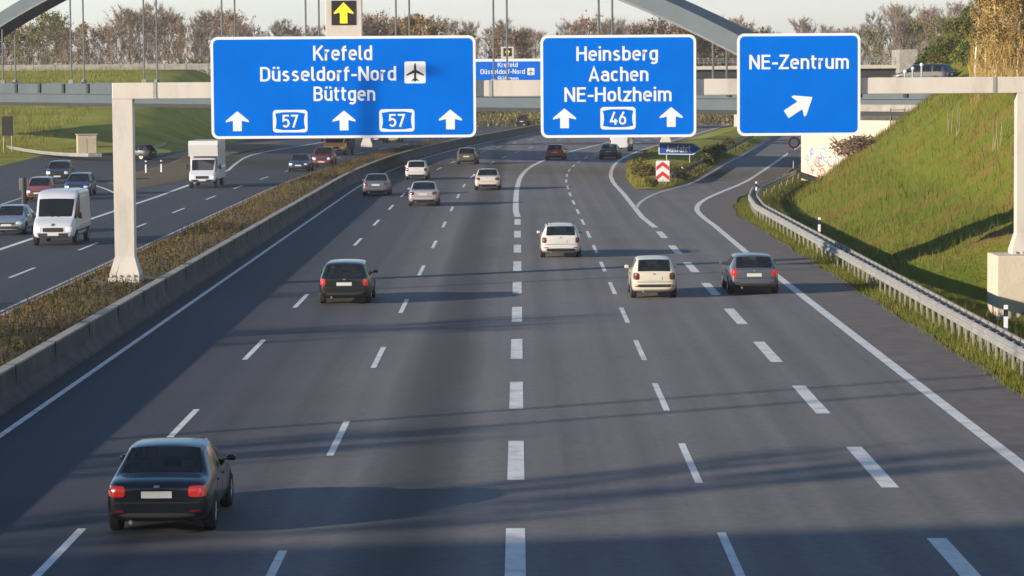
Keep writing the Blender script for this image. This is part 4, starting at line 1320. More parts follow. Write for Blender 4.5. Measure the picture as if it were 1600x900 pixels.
away(254, 830, 'black saloon with red tail lamps, nearest car, at the lower left', 'car', 'sedan', 4.55, 1.80, 1.43, P_black, lit=True)
away(540, 474, 'greenish black estate car with red tail lamps alone in the left lanes', 'car', 'estate', 4.3, 1.76, 1.46, P_dgreen, lit=True)
away(588, 306, 'grey saloon in the leftmost lane beside the barrier', 'car', 'sedan', 4.5, 1.77, 1.43, P_grey)
away(651, 281, 'small white car behind the silver saloon in the left lanes', 'car', 'hatch', 4.1, 1.72, 1.46, P_white)
away(662, 322, 'bright silver saloon in the left lanes, in front of the small white car', 'car', 'sedan', 4.6, 1.80, 1.45, P_silver)
away(729, 257, 'dark beige car farthest up the left lanes, below the widest sign', 'car', 'hatch', 4.3, 1.76, 1.48, P_beige)
away(762, 297, 'cream saloon left of the solid white line', 'car', 'sedan', 4.5, 1.76, 1.44, P_cream)
away(876, 402, 'white estate car with a dark tailgate window, in the middle of the road', 'car', 'estate', 4.6, 1.72, 1.43, P_white, roof_rails=True)
away(1021, 465, 'cream white taxi style hatchback straddling the lane right of the white estate', 'car', 'hatch', 4.1, 1.58, 1.42, P_cream2, dark_bumper=False)
away(1176, 459, 'slate grey hatchback in the exit lane beside the right edge line', 'car', 'hatch', 4.3, 1.76, 1.40, P_slate, lit=True)
away(866, 250, 'small red car on the far bend below the Heinsberg sign', 'car', 'hatch', 4.0, 1.70, 1.45, P_red, rz=-.10)
away(950, 249, 'anthracite car on the far bend behind the white van', 'car', 'sedan', 4.5, 1.78, 1.42, P_dark, rz=-.12)
away(967, 237, 'white van on the far bend, partly hidden by the Heinsberg sign', 'van', 'cargo', 5.4, 2.0, 2.5, P_vwhite, rz=-.12, name='van')
away(815, 197, 'tiny dark car under the arch bridge between the two big signs', 'car', 'suv', 4.4, 1.85, 1.7, P_dark)

coming(87, 383, 'white panel van, largest van on the oncoming road, at the left edge', 'van', 'cargo', 5.6, 2.02, 2.55, P_vwhite, name='van')
coming(14, 367, 'silver blue car cut off by the left picture edge, next to the white van', 'car', 'sedan', 4.5, 1.78, 1.46, P_silverb)
coming(92, 286, 'dark car with silver roof edge, top of the group behind the white van', 'car', 'suv', 4.6, 1.85, 1.65, P_dark, rz=.06)
coming(122, 306, 'navy blue car directly behind the white van', 'car', 'hatch', 4.3, 1.78, 1.5, P_navy, rz=.03)
coming(62, 314, 'brick red car partly hidden behind the white van', 'car', 'hatch', 4.2, 1.76, 1.5, P_rust, rz=.05)
coming(467, 268, 'navy saloon with bright headlamps, below the widest sign', 'car', 'sedan', 4.5, 1.78, 1.44, P_navy)
coming(503, 262, 'wine red compact van just behind the navy saloon', 'car', 'suv', 4.4, 1.82, 1.75, P_mauve)
coming(588, 224, 'tiny dark car seen just under the widest sign right of the far gantry foot', 'car', 'suv', 4.4, 1.8, 1.6, P_dark)
coming(612, 222, 'tiny pale yellow car seen just under the widest sign', 'car', 'hatch', 4.2, 1.75, 1.5, P_yellow)
p = gp(240, 250)
vehicle('car', 'dark car on the side road behind the guardrail left of the box van', 'car', None, p.x, p.y, R(70), 'hatch', 4.3, 1.76, 1.48, P_dark)
pb = B0 + BD * (-6.0) + BN * 3.5
vehicle('car', 'dark blue car on the bridge approach above the right hand wall', 'car', None, pb.x + 3.9, pb.y, R(62), 'estate', 4.5, 1.8, 1.5, P_midnight).location.z = 6.95
for i, (px, py, lb) in enumerate([(1414, 112, 'white headed bollard on the bridge edge, lowest and leftmost of three'), (1426, 107, 'white headed bollard on the bridge edge, middle of three'), (1440, 101, 'white headed bollard on the bridge edge nearest the dark blue car')]):
    q = at_y(px, py, 205.0 + i * .8)
    o = empty('bollard', (q.x, q.y, 6.5), 0, lb, 'bollard', 'white bollards on the bridge approach')
    hz = q.z - 6.5
    mb = MB(); mb.tube((0, 0, 0), (0, 0, hz - .1), .07, n=8); mb.build('post', M['galv'], o)
    mb = MB(); bmesh.ops.create_uvsphere(mb.bm, u_segments=12, v_segments=8, radius=.13, matrix=Matrix.Translation((0, 0, hz))); mb.build('head', M['sign_white'], o, sm=True)

# lorries: a cab and a box
def lorry(name, label, cat, group, px, py, rz, W, H, L, cabm, boxm, cab_h, luton):
    p = gp(px, py)
    d = Vector((-math.sin(rz), math.cos(rz), 0))
    o = empty(name, Vector((p.x, p.y, 0)), rz, label, cat, group)     # local +y is the front, origin at the front bumper
    st = [(0, .5, 1.2, cab_h - .05, .97, .86, 0, 0), (.05, .42, 1.22, cab_h, 1, .87, 0, 0), (.30, .4, 1.22, cab_h, 1, .87, 1, 0), (.52, .4, 1.2, cab_h - .06, 1, .85, 1, 0), (.60, .4, 1.2, cab_h - .20, 1, .84, 1, 3),
          (.83, .4, 1.14, 1.24, .99, .8, 0, 0), (.87, .4, 1.10, 1.18, .98, .82, 0, 0), (.97, .4, .95, 1.02, .94, .82, 0, 0), (1, .44, .78, .88, .86, .82, 0, 0)]
    CL = 2.5
    vs, fs = loft(st, CL, W - .12)
    vs = [v + Vector((0, -CL / 2, 0)) for v in vs]
    g = {0: [], 1: [], 2: [], 3: []}
    for f, k in fs: g[k].append(f)
    sub_mesh('cab', vs, g[0], cabm, o)
    for k, nm in ((1, 'side_window'), (3, 'windscreen')):
        for cfs in comps(g[k]): sub_mesh(nm, vs, cfs, M['glass'], o)
    bvh = BVHTree.FromPolygons([tuple(v) for v in vs], [f for f, k in fs])
    for s_ in (-1, 1):
        xo = W / 2 * .82
        patch('headlamp', bvh, 'front', s_ * xo - (.28 if s_ > 0 else 0), .64, s_ * xo + (0 if s_ > 0 else .28), .88, M['head'], o, .012, 8, .5)
        mb = MB(); mb.box((s_ * (W / 2 + .14), -.95, 1.5), (.2, .12, .36), bev=.04); mb.box((s_ * W / 2, -.95, 1.5), (.16, .04, .04)); mb.build('wing_mirror', M['plastic'], o)
    patch('grille', bvh, 'front', -.46, .66, .46, .86, M['plastic'], o, .012, 6, .2)
    patch('bumper_trim', bvh, 'front', -.80, .44, .80, .60, M['plastic'], o, .010, 8, .2)
    patch('number_plate', bvh, 'front', -.26, .50, .26, .61, M['plate'], o, .024, 4, 0)
    mb = MB()
    prof = [(-2.0, .62), (-L, .62), (-L, H), (-2.0 + luton, H - .0), (-2.0 + luton + .28, H - .30), (-1.98 + luton, cab_h + .03), (-2.0, cab_h + .03)]
    mb.prism(prof, lambda q: Vector((-W / 2, q[0], q[1])), lambda q: Vector((W / 2, q[0], q[1])))
    bx = mb.build('box_body', boxm, o)
    mb = MB()
    mb.box((0, -L / 2 - 1, .56), (W * .8, L - 2.2, .1)); 
    mb.build('chassis', M['plastic'], o)
    for wx in (W / 2 - .18, -(W / 2 - .18)):
        for wy in (-.75, -L + 1.1): wheel(o, wx, wy, .36, .24)
    return o
p16 = lorry('box_van', 'white box van with tall luton body on the oncoming road, beside the widest sign', 'van', CO, 316, 294, math.pi, 2.08, 3.32, 6.2, P_vwhite, paint('box_white', (.58, .57, .56), rough=.45), 2.2, 1.0)
lorry('lorry', 'orange and navy lorry mostly hidden behind the widest sign, above the wine red car', 'lorry', CO, 522, 243, math.pi + hd(285), 2.3, 3.2, 8.0, P_orange, P_tarp, 2.5, .1)

# ------------------------------------------------------------------ vegetation
def seg_tube(bm, pts, radii, n=5):
    rings = []
    for i, p in enumerate(pts):
        d = (pts[min(i + 1, len(pts) - 1)] - pts[max(i - 1, 0)]).normalized()
        q = d.to_track_quat('Z', 'Y')
        rings.append([bm.verts.new(p + q @ Vector((math.cos(2 * math.pi * k / n), math.sin(2 * math.pi * k / n), 0)) * radii[i]) for k in range(n)])
    for A1, B1 in zip(rings, rings[1:]):
        for k in range(n): bm.faces.new((A1[k], A1[(k + 1) % n], B1[(k + 1) % n], B1[k]))

def twig(bm, p, d, l, w, rr):
    d = d.normalized()
    s_ = d.cross(Vector((rr.uniform(-1, 1), rr.uniform(-1, 1), rr.uniform(-1, 1)))).normalized() * w
    bm.faces.new([bm.verts.new(p - s_), bm.verts.new(p + s_), bm.verts.new(p + d * l)])

def leaf(bm, p, sz, rr):
    a = Vector((rr.uniform(-1, 1), rr.uniform(-1, 1), rr.uniform(-1, 1))).normalized()
    b = a.cross(Vector((rr.uniform(-1, 1), rr.uniform(-1, 1), rr.uniform(-1, 1)))).normalized()
    bm.faces.new([bm.verts.new(p + a * sz), bm.verts.new(p + b * sz * .6), bm.verts.new(p - a * sz), bm.verts.new(p - b * sz * .6)])

def tree_meshes(seed, H, spread, up, leaves, twigs, r0, lw=.16, tw=.018, first=.22, lean=0.0):
    rr = random.Random(seed)
    bt, bc = bmesh.new(), bmesh.new()
    pts = [Vector((0, 0, -.3))]
    k = 9
    for i in range(1, k + 1):
        t = i / k
        pts.append(Vector((lean * t * H + rr.uniform(-1, 1) * .025 * H * t, rr.uniform(-1, 1) * .025 * H * t, H * .97 * t)))
    seg_tube(bt, pts, [r0 * (1 - .92 * i / k) for i in range(k + 1)], 7)
    ends = []
    nb = 26
    for i in range(nb):
        t = lerp(first, .97, (i + rr.random() * .6) / nb)
        q = t * k; j = min(int(q), k - 1)
        p = pts[j].lerp(pts[j + 1], q - j)
        a = i * 2.4 + rr.uniform(-.5, .5)
        ln = spread * (math.sin(math.pi * clamp(.18 + .80 * (t - first) / (1 - first))) ** .8) * rr.uniform(.7, 1.15) + .2
        d = Vector((math.cos(a), math.sin(a), up * rr.uniform(.7, 1.4))).normalized()
        q1 = p + d * ln * .5; q2 = p + d * ln + Vector((0, 0, ln * .22 * up))
        rb = max(.012, r0 * .34 * (1 - t * .75))
        seg_tube(bt, [p, q1, q2], [rb, rb * .6, rb * .15], 4)
        for _ in range(5):
            f = rr.uniform(.3, 1.0)
            b0 = p.lerp(q2, f)
            dd = (d + Vector((rr.uniform(-.8, .8), rr.uniform(-.8, .8), rr.uniform(-.1, .9)))).normalized()
            l2 = ln * rr.uniform(.25, .5)
            b1 = b0 + dd * l2
            seg_tube(bt, [b0, b1], [rb * .4, rb * .1], 3)
            ends.append((b0, b1, dd))
    for _ in range(twigs):
        b0, b1, dd = rr.choice(ends)
        p = b0.lerp(b1, rr.uniform(.1, 1.0)) + Vector((rr.uniform(-1, 1), rr.uniform(-1, 1), rr.uniform(-1, 1))) * .12
        d = dd + Vector((rr.uniform(-.7, .7), rr.uniform(-.7, .7), rr.uniform(-.2, .9)))
        twig(bc, p, d, rr.uniform(.35, .95) * max(.7, spread / 2.5), tw * rr.uniform(.7, 1.5), rr)
    for _ in range(leaves):
        b0, b1, dd = rr.choice(ends)
        p = b0.lerp(b1, rr.uniform(.1, 1.15)) + Vector((rr.gauss(0, 1), rr.gauss(0, 1), rr.gauss(0, 1))) * .22 * max(.7, spread / 2.5)
        leaf(bc, p, lw * rr.uniform(.6, 1.3), rr)
    mt, mc = bpy.data.meshes.new('trunk'), bpy.data.meshes.new('crown')
    bt.to_mesh(mt); bt.free(); bc.to_mesh(mc); bc.free()
    return mt, mc

M['tw_grey'] = leafmat('grey_twigs', (.10, .085, .075), (.17, .145, .125), (.24, .20, .17))
M['tw_brown'] = leafmat('brown_twigs', (.12, .09, .068), (.19, .148, .115), (.27, .22, .17))
M['tw_red'] = leafmat('reddish_twigs', (.115, .075, .055), (.185, .125, .09), (.26, .19, .135))
M['lf_gold'] = leafmat('golden_leaves', (.16, .095, .030), (.25, .165, .055), (.36, .27, .10))
M['lf_olive'] = leafmat('olive_leaves', (.06, .062, .022), (.11, .105, .035), (.19, .16, .06))
M['lf_green'] = leafmat('green_leaves', (.030, .050, .012), (.075, .105, .025), (.15, .16, .045))

KIND = [
    ('bare_tree', 'grey leafless tree with a fine open crown in the far tree line', dict(H=11.5, spread=3.2, up=.9, leaves=0, twigs=2600, r0=.17), 'tw_grey'),
    ('bare_tree', 'brown bare tree with dense upright twigs in the far tree line', dict(H=9.5, spread=2.8, up=1.2, leaves=250, twigs=2600, r0=.15), 'tw_brown'),
    ('slender_tree', 'thin upright poplar like tree in the far tree line', dict(H=13.0, spread=1.5, up=1.9, leaves=200, twigs=1800, r0=.14), 'tw_brown'),
    ('autumn_tree', 'reddish brown autumn tree in the far tree line', dict(H=8.0, spread=2.9, up=.9, leaves=900, twigs=1500, r0=.15), 'tw_red'),
    ('autumn_tree', 'golden leaved autumn tree in the far tree line', dict(H=10.5, spread=2.0, up=1.5, leaves=1500, twigs=900, r0=.14), 'lf_gold'),
    ('leafy_tree', 'olive leaved bushy tree in the far tree line', dict(H=7.5, spread=2.8, up=.8, leaves=1800, twigs=900, r0=.15), 'lf_olive'),
]
TG = 'trees of the far tree line'
protos = []
for i, (nm, lb, kw, ck) in enumerate(KIND):
    var = []
    for v in range(2):
        mt, mc = tree_meshes(20 + i * 5 + v, **kw)
        mt.materials.append(M['bark']); mc.materials.append(M[ck])
        var.append((mt, mc))
    protos.append(var)
def place_tree(nm, lb, mt, mc, x, y, z, s, rz, group, sz=1.0, cat='tree'):
    o = empty(nm, (x, y, z), rz, lb, cat, group)
    o.scale = (s, s, s * sz)
    a = bpy.data.objects.new('trunk', mt); col.objects.link(a); a.parent = o
    b = bpy.data.objects.new('crown', mc); col.objects.link(b); b.parent = o
    return o
tr = random.Random(11)
# share of the kinds along the width of the picture, and the height of the tree tops (photo rows)
TOPS = [(-60, 38), (0, 46), (60, 30), (110, 26), (150, 55), (190, 12), (235, 4), (300, 22), (360, 22), (430, 34), (470, 40), (560, 30), (650, 22), (720, 32), (790, 38), (860, 40), (900, 22), (960, 36), (1040, 36), (1120, 34), (1180, 46), (1260, 42), (1310, 34), (1400, 22), (1460, 12), (1560, 5), (1700, 0)]
def kinds_at(px):
    if px < 140: return [4, 4, 1, 3, 2, 5]
    if px < 220: return [3, 3, 1, 0, 2]
    if px < 330: return [3, 1, 0, 0, 2, 4]
    if px < 600: return [0, 0, 3, 1, 2]
    if px < 740: return [4, 4, 2, 1, 3]
    if px < 1000: return [1, 3, 4, 0, 2]
    if px < 1250: return [5, 1, 3, 0]
    return [0, 1, 0, 5, 2, 1]
px = -90.0
while px < 1720:
    for row in range(2):
        Y = (470, 545)[row] + tr.uniform(-18, 25)
        kpx = px + tr.uniform(-9, 9) + row * 11
        p = at_y(kpx, 100, Y)
        kk = tr.choice(kinds_at(kpx))
        top = interp(TOPS, kpx) + tr.uniform(-6, 26) + (8 if row == 0 else 0)
        zg = height(p.x, Y) - .1
        Ht = at_y(kpx, top, Y).z - zg
        base_h = KIND[kk][2]['H']
        s_ = clamp(Ht / base_h, .45, 1.9)
        mt, mc = protos[kk][tr.randrange(2)]
        place_tree(KIND[kk][0], KIND[kk][1], mt, mc, p.x, Y, zg, s_, tr.uniform(0, 6.28), TG)
    px += 21

# bare trees added out of view on the left so their shadows streak the carriageway
for i, (x_, y_, sc_) in enumerate([(-46, 27, 1.2), (-48, 36, 1.0), (-52, 62, 1.15), (-50, 80, .9)]):
    mt, mc = protos[0][i % 2]
    place_tree('bare_tree', ['tall bare roadside tree left of the oncoming road, nearest to the office block', 'second bare roadside tree left of the oncoming road', 'third bare roadside tree left of the oncoming road', 'farthest bare roadside tree left of the oncoming road'][i], mt, mc, x_, y_, -.05, sc_, i * 1.9, 'bare roadside trees left of the oncoming road')

# brown undergrowth at the foot of the trees: uncountable
def scrub(name, label, m, n, posf, szf, seed, thin=False, wid=.03):
    rr = random.Random(seed)
    bm = bmesh.new()
    for _ in range(n):
        p = posf(rr)
        if p is None: continue
        if thin: twig(bm, p, Vector((rr.uniform(-.45, .45), rr.uniform(-.45, .45), 1)), szf(rr), szf(rr) * wid, rr)
        else: leaf(bm, p, szf(rr), rr)
    me = bpy.data.meshes.new(name); bm.to_mesh(me); bm.free()
    return tag(link_mesh(name, me, m), label, 'undergrowth', kind='stuff')
def ridge_pos(x0, x1, y0, y1, hmax, seedk):
    def f(rr):
        x = rr.uniform(x0, x1); y = rr.uniform(y0, y1)
        lump = .45 + .55 * (.5 + .5 * math.sin(x * .31 + seedk) * math.sin(x * .083 + 2 * seedk))
        z = height(x, y) + rr.random() ** 1.3 * hmax * lump
        return Vector((x, y, z))
    return f
scrub('undergrowth', 'brown bare thicket at the foot of the far tree line', M['tw_brown'], 60000, ridge_pos(-115, 115, 448, 520, 6.4, .4), lambda r: r.uniform(.5, 1.5), 5, True)
scrub('undergrowth', 'dark olive and russet bushes below the far tree line', M['lf_olive'], 22000, ridge_pos(-115, 115, 446, 500, 4.2, 1.7), lambda r: r.uniform(.15, .34), 6)
scrub('undergrowth', 'reddish brush between the far trees', M['tw_red'], 16000, ridge_pos(-115, 115, 455, 530, 5.4, 2.9), lambda r: r.uniform(.4, 1.2), 8, True)

# golden young birches on the crest at the right edge
bg_ = 'birches on the crest at the right edge'
BT = []
for v in range(3):
    mt, mc = tree_meshes(80 + v, H=7.6, spread=1.15, up=1.7, leaves=4200, twigs=1500, r0=.075, lw=.075, tw=.012, first=.05, lean=(.0, .03, -.03)[v])
    mt.materials.append(M['birch']); mc.materials.append(M['lf_gold']); BT.append((mt, mc))
blist = [(1540, 172), (1556, 168), (1568, 180), (1578, 171), (1590, 166), (1600, 176), (1612, 170), (1625, 182), (1640, 172)]
blab = ['slender golden birch, leftmost of the golden birches at the right edge'] + ['slender golden birch with pale stem standing in the clump at the right edge'] * 8
for i, (px, Y) in enumerate(blist):
    p = at_y(px, 115, Y)
    mt, mc = BT[i % 3]
    place_tree('birch_tree', blab[i], mt, mc, p.x, Y, h_slope(p.x, Y) - .1, 1.0 + .12 * math.sin(i * 2.3), i * 1.3, bg_)
mt, mc = tree_meshes(97, H=9.0, spread=.9, up=1.4, leaves=120, twigs=500, r0=.085, tw=.012, first=.45, lean=.035)
mt.materials.append(M['birch']); mc.materials.append(M['tw_grey'])
for i, (px, Y, lb) in enumerate([(1524, 176, 'bare white stemmed birch leaning right, left of the golden clump'), (1546, 186, 'thin bare white birch stem rising inside the golden clump')]):
    p = at_y(px, 115, Y)
    place_tree('birch_tree', lb, mt, mc, p.x, Y, h_slope(p.x, Y) - .1, 1.0 - .2 * i, 0.4 + i * 3, bg_)
# reeds and golden undergrowth under them
def crest_pos(rr):
    px = rr.uniform(1515, 1660); Y = rr.uniform(158, 190)
    p = at_y(px, 110, Y); z = h_slope(p.x, Y)
    return Vector((p.x, Y, z + rr.random() ** 2.2 * 2.2))
scrub('undergrowth', 'golden brown tall reeds and brush under the birches', M['lf_gold'], 3800, crest_pos, lambda r: r.uniform(.4, 1.5), 12, True, .013)

# bushes on the higher bank behind the bridge
def bush_meshes(seed, n, rx, rz, sz, tw=200):
    rr = random.Random(seed)
    bt, bc = bmesh.new(), bmesh.new()
    for i in range(7):
        a = i * .9 + rr.random(); d = Vector((math.cos(a) * rx * .7, math.sin(a) * rx * .7, rz * rr.uniform(.6, .95)))
        seg_tube(bt, [Vector((0, 0, -.2)), d * .5 + Vector((0, 0, .1)), d], [.05, .03, .008], 4)
        for _ in range(tw // 7): twig(bc, d * rr.uniform(.3, 1), d + Vector((rr.uniform(-1, 1), rr.uniform(-1, 1), rr.uniform(0, 1))) * .6, rr.uniform(.25, .6), .012, rr)
    lobes = [(rr.uniform(-.6, .6) * rx, rr.uniform(-.6, .6) * rx, rr.uniform(.35, .8) * rz, rr.uniform(.3, .55)) for _ in range(9)]
    for _ in range(n):
        lx, ly, lz, lr = rr.choice(lobes)
        v = Vector((rr.gauss(0, 1), rr.gauss(0, 1), rr.gauss(0, .9))).normalized() * lr * rr.uniform(.6, 1.15)
        p = Vector((lx + v.x * rx, ly + v.y * rx, max(.02, lz + v.z * rz)))
        leaf(bc, p, sz * rr.uniform(.6, 1.4), rr)
    mt, mc = bpy.data.meshes.new('stems'), bpy.data.meshes.new('foliage')
    bt.to_mesh(mt); bt.free(); bc.to_mesh(mc); bc.free()
    return mt, mc
def place_bush(nm, lb, ms, x, y, z, s, rz, group, cat='bush'):
    o = empty(nm, (x, y, z), rz, lb, cat, group); o.scale = (s, s, s)
    for n_, m_ in (('stems', ms[0]), ('foliage', ms[1])):
        c = bpy.data.objects.new(n_, m_); col.objects.link(c); c.parent = o
    return o
bushes = []
M['sh_mix'] = leafmat('dry_shrub', (.060, .050, .020), (.11, .095, .035), (.18, .15, .06))
for i, ck in enumerate(('lf_green', 'lf_green', 'lf_olive', 'sh_mix')):
    mt, mc = bush_meshes(140 + i, 1500, 1.3, 1.7, .10)
    mt.materials.append(M['bark']); mc.materials.append(M[ck]); bushes.append((mt, mc))
br = random.Random(21)
BKG = 'bushes on the high bank behind the bridge'
for i in range(46):
    Y = br.uniform(226, 300)
    px = br.uniform(1436, 1560)
    p = at_y(px, 60, Y)
    d = p.x - xg(Y)
    if d < 6: continue
    kk = br.choice((0, 1, 2, 2))
    place_bush('bush', ('green rounded bush on the high bank behind the bridge', 'green rounded bush on the high bank behind the bridge', 'olive brown bush on the high bank behind the bridge')[kk], bushes[kk], p.x, Y, h_slope(p.x, Y) - .1, br.uniform(.6, 1.15), br.uniform(0, 6), BKG)
# saplings and a russet bush on the near slope
p = Vector((24.0, 196.0, 0))
mt, mc = bush_meshes(160, 1700, 1.9, 1.25, .085, 900); mt.materials.append(M['bark']); mc.materials.append(M['tw_red'])
q = at_y(1330, 262, 195)
place_bush('bush', 'russet bare bush on the slope beside the graffiti on the wall', (mt, mc), q.x, 195, h_slope(q.x, 195) - .05, 1.0, 0, None)
q = at_y(1352, 285, 186)
place_bush('bush', 'lower brown bush on the slope in front of the russet bush', (mt, mc), q.x, 186, h_slope(q.x, 186) - .15, .75, 2, None)
def sapling_meshes(seed):
    rr = random.Random(seed); bt, bc = bmesh.new(), bmesh.new()
    for k in range(3):
        a = rr.uniform(0, 6.28); o_ = Vector((math.cos(a), math.sin(a), 0)) * .12
        pts = [o_ * (1 + .5 * q) + Vector((rr.uniform(-.05, .05), rr.uniform(-.05, .05), -.1 + q * .62 * (1 - .12 * k))) for q in range(6)]
        seg_tube(bt, pts, [.035, .032, .028, .022, .014, .006], 5)
        for q in range(16):
            f = rr.uniform(1.5, 5); j_ = min(int(f), 4); p_ = pts[j_].lerp(pts[j_ + 1], f - j_)
            twig(bc, p_, Vector((rr.uniform(-.5, .5), rr.uniform(-.5, .5), 1)), rr.uniform(.3, .7), .010, rr)
    mt, mc = bpy.data.meshes.new('trunk'), bpy.data.meshes.new('crown')
    bt.to_mesh(mt); bt.free(); bc.to_mesh(mc); bc.free()
    mt.materials.append(M['pale_stem']); mc.materials.append(M['gr_stem'])
    return mt, mc
M['pale_stem'] = mat('pale_bark', (.26, .23, .13), .85, var=.3, scale=4)
M['gr_stem'] = leafmat('pale_twigs', (.13, .11, .05), (.19, .165, .08), (.25, .22, .12))
mt, mc = sapling_meshes(5)
SP = 'young saplings on the grassy slope'
for i, (px, py, Y, lb) in enumerate([(1484, 210, 158, 'bare sapling on the slope, left one below the gantry beam'), (1494, 214, 158, 'bare sapling on the slope right beside the left one'), (1551, 236, 143, 'pale bare sapling on the slope near the right gantry post'), (1562, 232, 143, 'pale bare sapling on the slope nearest to the right gantry post')]):
    best = min(frange(100, 200, 1), key=lambda yy: abs(at_y(px, py, yy).z - h_slope(at_y(px, py, yy).x, yy)))
    q = at_y(px, py, best)
    place_tree('sapling', lb, mt, mc, q.x, best, q.z - .1, .62, i * 1.1, SP, cat='sapling')

# the wedge of grass between motorway and slip road
mb = MB()
def island(y):
    a = interp([(p.y, p.x) for p in Cs], y) + 1.2; b = interp([(p.y, p.x) for p in RL], y) - .5
    return a, b
iy = frange(gp(1030, 296).y, 430, 3)
rowsI = []
for y in iy:
    a, b = island(y)
    if b - a < .4: b = a + .4
    k = smooth(iy[0], iy[0] + 12, y)
    rowsI.append([(lerp(a, b, t), y, .006 + h_ * k + (und(a + t, y, .05) if 0 < t < 1 else 0)) for t, h_ in ((0, 0), (.15, .25), (.4, .55), (.7, .45), (.9, .15), (1, 0))])
for k in range(5): mb.strip([r[k] for r in rowsI], [r[k + 1] for r in rowsI])
tag(mb.build('grass_wedge', M['ground'], sm=True, normals=False), kind='structure')
IG = 'shrubs on the grassy wedge between the roads'
wl = ['bare shrub left of the chevron board', 'dry brown shrub right behind the chevron board', 'olive shrub right of the chevron board', 'low shrub in front of the chevron board', 'olive shrub under the exit sign', 'dry brown shrub behind the exit sign', 'olive shrub at the far end of the grassy wedge', 'dry brown shrub far up the grassy wedge']
for i, (px, py, kk, s_) in enumerate([(1008, 286, 3, .75), (1054, 280, 3, .5), (1064, 284, 2, .45), (1018, 296, 2, .4), (1106, 262, 2, .7), (1112, 254, 3, .7), (1122, 246, 2, .6), (1140, 236, 3, .6)]):
    q = gp(px, py)
    place_bush('shrub', wl[i], bushes[kk], q.x, q.y, .15, s_, i * .9, IG, 'shrub')

# verge of brown grass between the oncoming road and the side road
def poly_sheet(name, pts, m, z, lift=.10):
    P = [gp(*p) for p in pts]
    bm = bmesh.new()
    c = sum((p for p in P), Vector()) / len(P)
    vs = [bm.verts.new((p.x, p.y, z)) for p in P]; inner = [bm.verts.new((lerp(p.x, c.x, .25), lerp(p.y, c.y, .25), z + lift)) for p in P]
    n = len(P)
    for i in range(n): bm.faces.new((vs[i], vs[(i + 1) % n], inner[(i + 1) % n], inner[i]))
    bm.faces.new(inner)
    bmesh.ops.recalc_face_normals(bm, faces=bm.faces[:])
    me = bpy.data.meshes.new(name); bm.to_mesh(me); bm.free()
    return tag(link_mesh(name, me, m), kind='structure')
poly_sheet('verge', [(188, 299), (285, 282), (345, 262), (372, 240), (440, 227), (440, 220), (330, 226), (262, 256), (200, 272), (165, 284)], M['soil'], .006)

# planted median: low russet and olive shrubs, nobody could count them
def median_pos(seedk, hk):
    def f(rr):
        t = rr.random() ** 1.7
        y = lerp(60, 330, t)
        x = -14.7 + rr.uniform(-1.95, 1.85)
        e = 1 - (abs(x + 14.7) / 2.0) ** 3
        patchy = .5 + .5 * math.sin(y * .55 + seedk + x) * math.sin(y * .17 + 2.3 * seedk)
        if rr.random() > .3 + .7 * patchy: return None
        if abs(y - GY) < 2.2 and abs(x - gx0) < 1.5: return None
        return Vector((x + off(y), y, .12 + rr.random() * hk * e * (.5 + .6 * patchy)))
    return f
M['sh_russet'] = leafmat('russet_shrub', (.060, .034, .015), (.105, .062, .024), (.17, .11, .04))
M['sh_olive'] = leafmat('olive_shrub', (.045, .048, .012), (.095, .092, .022), (.17, .155, .045))
M['sh_dark'] = leafmat('dark_shrub', (.020, .020, .010), (.040, .034, .016), (.075, .055, .025))
M['med_dry'] = leafmat('median_dry_grass', (.050, .034, .013), (.085, .060, .024), (.13, .098, .042))
def stuff_label(o, lb): o['label'] = lb; o['category'] = 'planting'; return o
stuff_label(scrub('median_planting', None, M['sh_russet'], 34000, median_pos(.3, .62), lambda r: r.uniform(.025, .065), 31), 'russet low shrubs along the planted median')
stuff_label(scrub('median_planting', None, M['sh_olive'], 30000, median_pos(2.4, .58), lambda r: r.uniform(.025, .065), 32), 'olive low shrubs along the planted median')
stuff_label(scrub('median_planting', None, M['med_dry'], 34000, median_pos(1.2, .45), lambda r: r.uniform(.18, .42), 34, True, .022), 'dry straw brown grass in the planted median')
stuff_label(scrub('median_planting', None, M['sh_dark'], 12000, median_pos(4.1, .7), lambda r: r.uniform(.25, .5), 33, True), 'dark twiggy stalks in the planted median')

# grass
M['gr_green'] = leafmat('grass_green', (.055, .075, .008), (.090, .110, .014), (.145, .155, .026))
M['mead'] = leafmat('meadow_grass', (.10, .11, .014), (.15, .16, .020), (.21, .20, .035))
M['weed'] = leafmat('dark_weeds', (.022, .034, .008), (.042, .055, .012), (.075, .08, .02))
M['gr_dry'] = leafmat('grass_dry', (.10, .07, .02), (.15, .115, .035), (.21, .165, .06))
def verge_pos(rr):
    y = lerp(62, 175, rr.random() ** 1.6)
    x = xg(y) + rr.uniform(-1.0, .35)
    if x - xg(y) < -.75 and rr.random() < .5: return None
    return Vector((x, y, -.05))
def slope_pos(rr):
    y = lerp(66, 212, rr.random() ** 1.2)
    d = rr.uniform(.4, 18)
    x = xg(y) + d
    cl_ = .5 + .5 * math.sin(x * .7 + 1.3 * math.sin(y * .21)) * math.sin(y * .33 + x * .2)
    if rr.random() > .25 + .75 * cl_: return None
    if y > 195 and (Vector((x, y, 0)) - B0).dot(BN) > -.6: return None
    return Vector((x, y, h_slope(x, y) - .05))
def ground_cover(name, lb, m, n, pf, sf, seed):
    o = scrub(name, lb, m, n, pf, sf, seed, True); o['category'] = 'grass'; return o
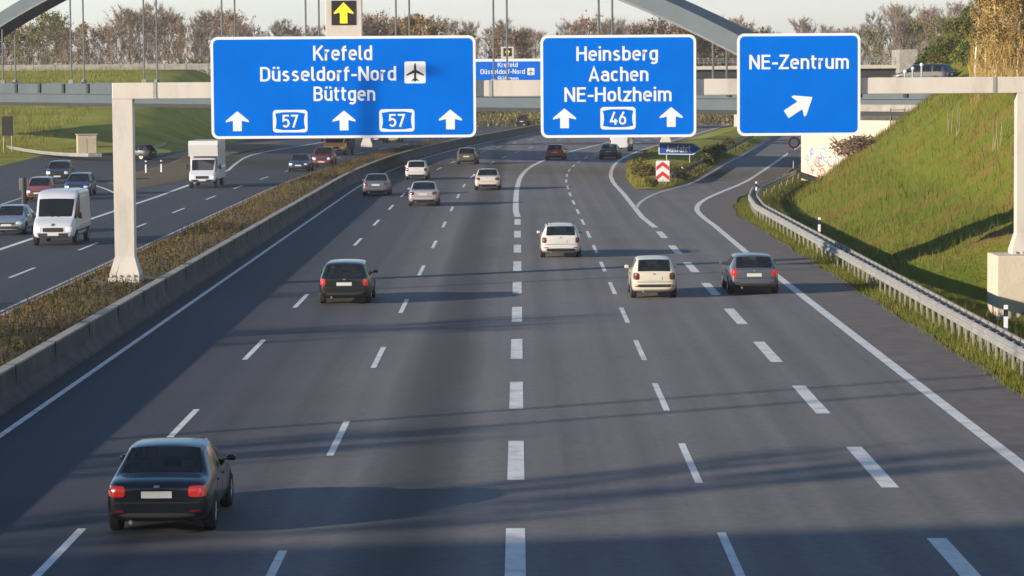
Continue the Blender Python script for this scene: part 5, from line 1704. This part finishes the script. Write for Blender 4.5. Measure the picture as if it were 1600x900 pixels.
ground_cover('grass', 'green grass tufts along the verge below the guardrail', M['gr_green'], 16000, verge_pos, lambda r: r.uniform(.10, .30), 41)
ground_cover('grass', 'dry grass tufts along the verge below the guardrail', M['gr_dry'], 3500, verge_pos, lambda r: r.uniform(.15, .35), 42)
ground_cover('grass', 'green rough grass on the embankment slope', M['gr_green'], 42000, slope_pos, lambda r: r.uniform(.18, .55), 43)
ground_cover('grass', 'dry straw grass on the embankment slope', M['gr_dry'], 22000, slope_pos, lambda r: r.uniform(.25, .7), 44)

def meadow_pos(rr):
    y = rr.uniform(300, 412)
    x = rr.uniform(-88, -34)
    if x > interp(XL, y) - 1.5: return None
    return Vector((x, y, height(x, y) - .05))
def wedge_pos(rr):
    y = rr.uniform(iy[0] + 2, 330)
    a, b = island(y)
    if b - a < 1: return None
    return Vector((rr.uniform(a, b), y, .05))
ground_cover('grass', 'dry grass on the wedge between motorway and slip road', M['gr_dry'], 9000, wedge_pos, lambda r: r.uniform(.25, .75), 48)
ground_cover('grass', 'green grass on the wedge between motorway and slip road', M['gr_green'], 7000, wedge_pos, lambda r: r.uniform(.2, .6), 49)
ground_cover('grass', 'yellow green grass of the left meadow', M['mead'], 26000, meadow_pos, lambda r: r.uniform(.4, .9), 45)
ground_cover('grass', 'dry brown grass of the left meadow', M['gr_dry'], 9000, meadow_pos, lambda r: r.uniform(.4, 1.0), 46)
ground_cover('grass', 'dark weeds on the embankment slope', M['weed'], 9000, slope_pos, lambda r: r.uniform(.2, .6), 47)

# ------------------------------------------------------------------ air: a thin even haze
mb = MB(); mb.box((0, 800, 13.5), (9000, 9000, 43))
hz = tag(mb.build('haze', None), kind='stuff')
hm = bpy.data.materials.new('haze'); hm.use_nodes = True
hn = hm.node_tree.nodes; hn.remove(hn['Principled BSDF'])
pv = hn.new('ShaderNodeVolumePrincipled'); pv.inputs['Color'].default_value = (.90, .92, .96, 1); pv.inputs['Density'].default_value = 0.00012
hm.node_tree.links.new(pv.outputs[0], hn['Material Output'].inputs['Volume'])
hz.data.materials.append(hm)
